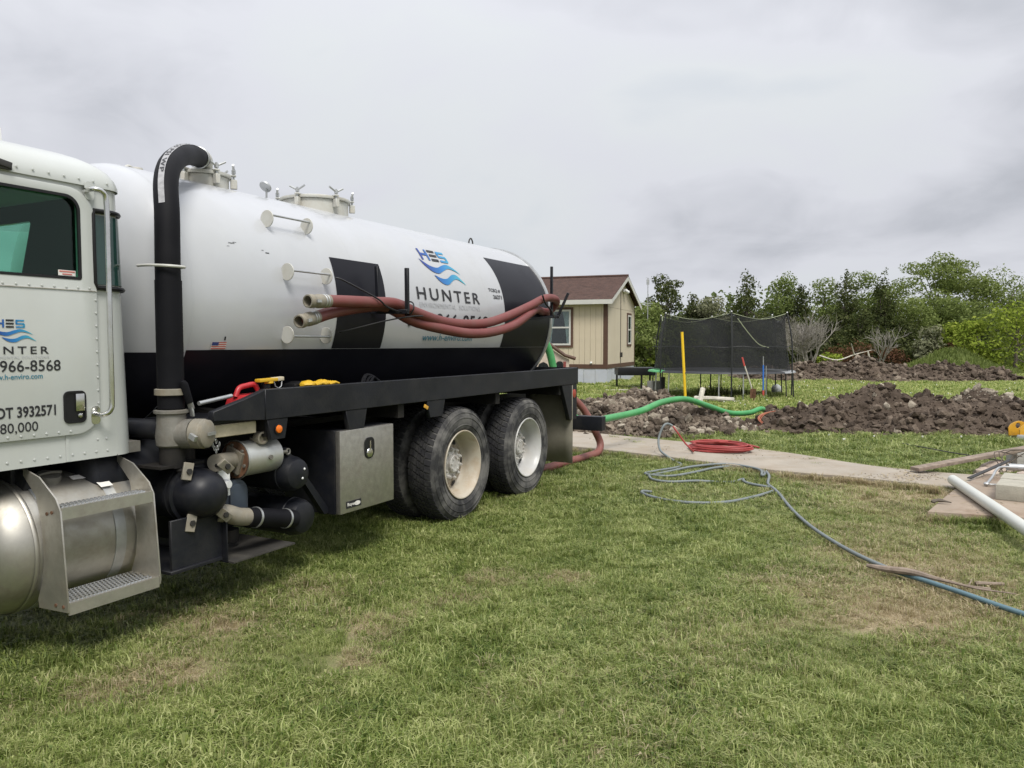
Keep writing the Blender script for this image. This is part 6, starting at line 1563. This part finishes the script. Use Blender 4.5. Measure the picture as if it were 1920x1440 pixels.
def scatter(name, tufts, pts, label):
    cl_ = bpy.data.collections.new(name + '_tufts')
    for o_ in tufts: cl_.objects.link(o_)
    me_ = bpy.data.meshes.new(name); me_.from_pydata([p[:3] for p in pts], [], [])
    a_ = me_.attributes.new('dry', 'FLOAT', 'POINT'); a_.data.foreach_set('value', [p[3] for p in pts])
    a_ = me_.attributes.new('size', 'FLOAT', 'POINT'); a_.data.foreach_set('value', [p[4] for p in pts])
    ob = bpy.data.objects.new(name, me_); COL.objects.link(ob)
    ng = bpy.data.node_groups.new(name, 'GeometryNodeTree')
    ng.interface.new_socket('Geometry', in_out='INPUT', socket_type='NodeSocketGeometry'); ng.interface.new_socket('Geometry', in_out='OUTPUT', socket_type='NodeSocketGeometry')
    gi = ng.nodes.new('NodeGroupInput'); go = ng.nodes.new('NodeGroupOutput')
    ip = ng.nodes.new('GeometryNodeInstanceOnPoints'); ci = ng.nodes.new('GeometryNodeCollectionInfo'); ci.inputs['Collection'].default_value = cl_
    ci.inputs['Separate Children'].default_value = True; ci.inputs['Reset Children'].default_value = True
    rv = ng.nodes.new('FunctionNodeRandomValue'); rv.data_type = 'FLOAT_VECTOR'; rv.inputs[0].default_value = (-.06, -.06, 0); rv.inputs[1].default_value = (.06, .06, 6.2832)
    na = ng.nodes.new('GeometryNodeInputNamedAttribute'); na.data_type = 'FLOAT'; na.inputs['Name'].default_value = 'size'
    ip.inputs['Pick Instance'].default_value = True
    L = ng.links.new
    L(gi.outputs[0], ip.inputs['Points']); L(ci.outputs[0], ip.inputs['Instance']); L(rv.outputs[0], ip.inputs['Rotation']); L(na.outputs[0], ip.inputs['Scale']); L(ip.outputs[0], go.inputs[0])
    ob.modifiers.new('scatter', 'NODES').node_group = ng
    tag(ob, label, 'grass', kind='stuff')
    return ob
def grid_pts(y0, y1, sp, jit, base, cut=1.5):
    out = []; y = y0
    while y < y1:
        xm = .76 * y + 2.4; x = -xm
        while x < xm:
            px_, py_ = x + U(-jit, jit), y + U(-jit, jit)
            if not blocked(px_, py_):
                d = dry(px_, py_)
                if d < cut or rnd() < .25:
                    s_ = base * U(.8, 1.25) * (1.0 - .45 * d) * (1 + .45 * nz(px_ * .9, py_ * .9, 21) + .35 * nz(px_ * 2.6, py_ * 2.6, 31))
                    # longer growth between the walk and the bank
                    if 12.0 < py_ < 13.9 and px_ > 3.2 + (13.9 - py_) * .3 or (9.9 < py_ <= 12.0 and px_ > 4.9): s_ *= 1.6; d *= .5
                    out.append((px_, py_, gz(px_, py_) - .004, d, max(.3, s_)))
            x += sp
        y += sp
    return out
near_t = [patch(430, .27, .018, .058, .0042, 1.2, 2) for _ in range(6)] + [patch(360, .27, .014, .044, .0044, 2.0, 6) for _ in range(3)]
scatter('lawn_grass', near_t, grid_pts(1.0, 7.6, .185, .08, 1.0), 'short mown lawn with dry patches in the foreground')
mid_t = [patch(700, .50, .022, .062, .0062, 1.4, 1) for _ in range(4)]
edge_t = [patch(70, .07, .03, .085, .0055, .8) for _ in range(4)]
ep_ = []
for line, sg in ((N, -1), (F, 1)):
    for a_, c_ in zip(line, line[1:]):
        for _ in range(7):
            q = a_.lerp(c_, rnd()) + Vector((sg * U(.0, .09), sg * U(.0, .09), 0))
            if .2 < q.y < 17 and q.x > -1: ep_.append((q.x, q.y, -.003, min(1, dry(q.x, q.y) + .1), U(.5, 1.15)))
for (ax, ay), (bx2, by2) in zip(slab_p[:3] + slab_p[7:], slab_p[1:4] + slab_p[8:] + slab_p[:1]):
    for _ in range(26):
        t_ = rnd(); x, y = ax + (bx2 - ax) * t_ + U(-.06, .0), ay + (by2 - ay) * t_ - U(.0, .07)
        if not poly_in(x, y, slab_p): ep_.append((x, y, -.003, min(1, dry(x, y) + .1), U(.5, 1.2)))
scatter('edge_grass', edge_t, ep_, 'ragged grass tufts along the walk and slab edges')
scatter('lawn_grass', mid_t, grid_pts(7.5, 16.5, .36, .15, 1.0), 'mown lawn around the hoses and the walk')
far_t = [patch(800, 1.3, .03, .09, .018, 1.0, 0, 'field_blade') for _ in range(4)]
scatter('field_grass', far_t, grid_pts(16.2, 62, 1.0, .45, 1.0), 'rough green field beyond the soil piles')
# clover heads and straw bits
b = MB()
for _ in range(110):
    y = U(11.5, 31); x = U(.16, .68) * y
    if y < 14 and x < 3.5: continue
    if blocked(x, y): continue
    r = .011 + .0005 * y; b.ball((x, y, .08 + U(0, .05)), r, 6, 4)
o = b.build('clover_flowers', 'flower', None, recalc=False); tag(o, 'small white clover heads scattered in the field grass', 'flowers', kind='stuff')
b = MB()
for _ in range(1500):
    y = U(2.6, 9.0); x = U(-.7, .7) * y
    if dry(x, y) < .38 or blocked(x, y): continue
    a = U(0, 6.28); l = U(.03, .13); z = gz(x, y) + U(.02, .05)
    d_ = Vector((math.cos(a), math.sin(a), U(-.1, .15))) * l; s_ = Vector((-math.sin(a), math.cos(a), 0)) * .0013
    p_ = Vector((x, y, z)); b.add([p_ - s_, p_ + s_, p_ + d_ + s_, p_ + d_ - s_], [(0, 1, 2, 3)])
o = b.build('straw_bits', 'straw', None, recalc=False, smooth=0); tag(o, 'loose dry straw stems lying on the worn lawn', 'straw', kind='stuff')

# clippings and crumbs on the walk and the slab
b = MB(); c2 = MB()
for _ in range(2600):
    t_ = rnd(); k = int(t_ * (len(N) - 1)); a_, e_ = N[k], F[k]; q = rnd() ** 1.6 if rnd() < .6 else 1 - rnd() ** 2
    p_ = a_.lerp(e_, q) + Vector((U(-.1, .1), U(-.1, .1), .083)); clump = nz(p_.x * 1.3, p_.y * 1.3, 41)
    if clump < .12: continue
    if not poly_in(p_.x, p_.y, walk_poly): continue
    if rnd() < .6:
        an_ = U(0, 6.28); l = U(.03, .10); d_ = Vector((math.cos(an_), math.sin(an_), U(0, .25))) * l; s_ = Vector((-math.sin(an_), math.cos(an_), 0)) * .003
        b.add([p_ - s_, p_ + s_, p_ + d_ + s_, p_ + d_ - s_], [(0, 1, 2, 3)])
    else: c2.ball(p_, (U(.004, .013), U(.004, .013), U(.002, .006)), 5, 4, jit=.5)
for _ in range(700):
    x, y = U(3.7, 6.5), U(5.8, 8.9)
    if not poly_in(x, y, slab_p) or nz(x * 1.7, y * 1.7, 51) < .05: continue
    p_ = Vector((x, y, .105))
    if rnd() < .5:
        an_ = U(0, 6.28); l = U(.03, .12); d_ = Vector((math.cos(an_), math.sin(an_), U(0, .2))) * l; s_ = Vector((-math.sin(an_), math.cos(an_), 0)) * .0025
        b.add([p_ - s_, p_ + s_, p_ + d_ + s_, p_ + d_ - s_], [(0, 1, 2, 3)])
    else: c2.ball(p_, (U(.004, .012), U(.004, .012), U(.002, .006)), 5, 4, jit=.5)
tag(b.build('dry_clippings', 'straw', None, recalc=False, smooth=0), 'dry grass clippings strewn on the walk and slab', 'clippings', kind='stuff')
tag(c2.build('soil_crumbs', 'soil_pale', None, recalc=False, smooth=0), 'crumbs of soil strewn on the walk and slab', 'soil', kind='stuff')
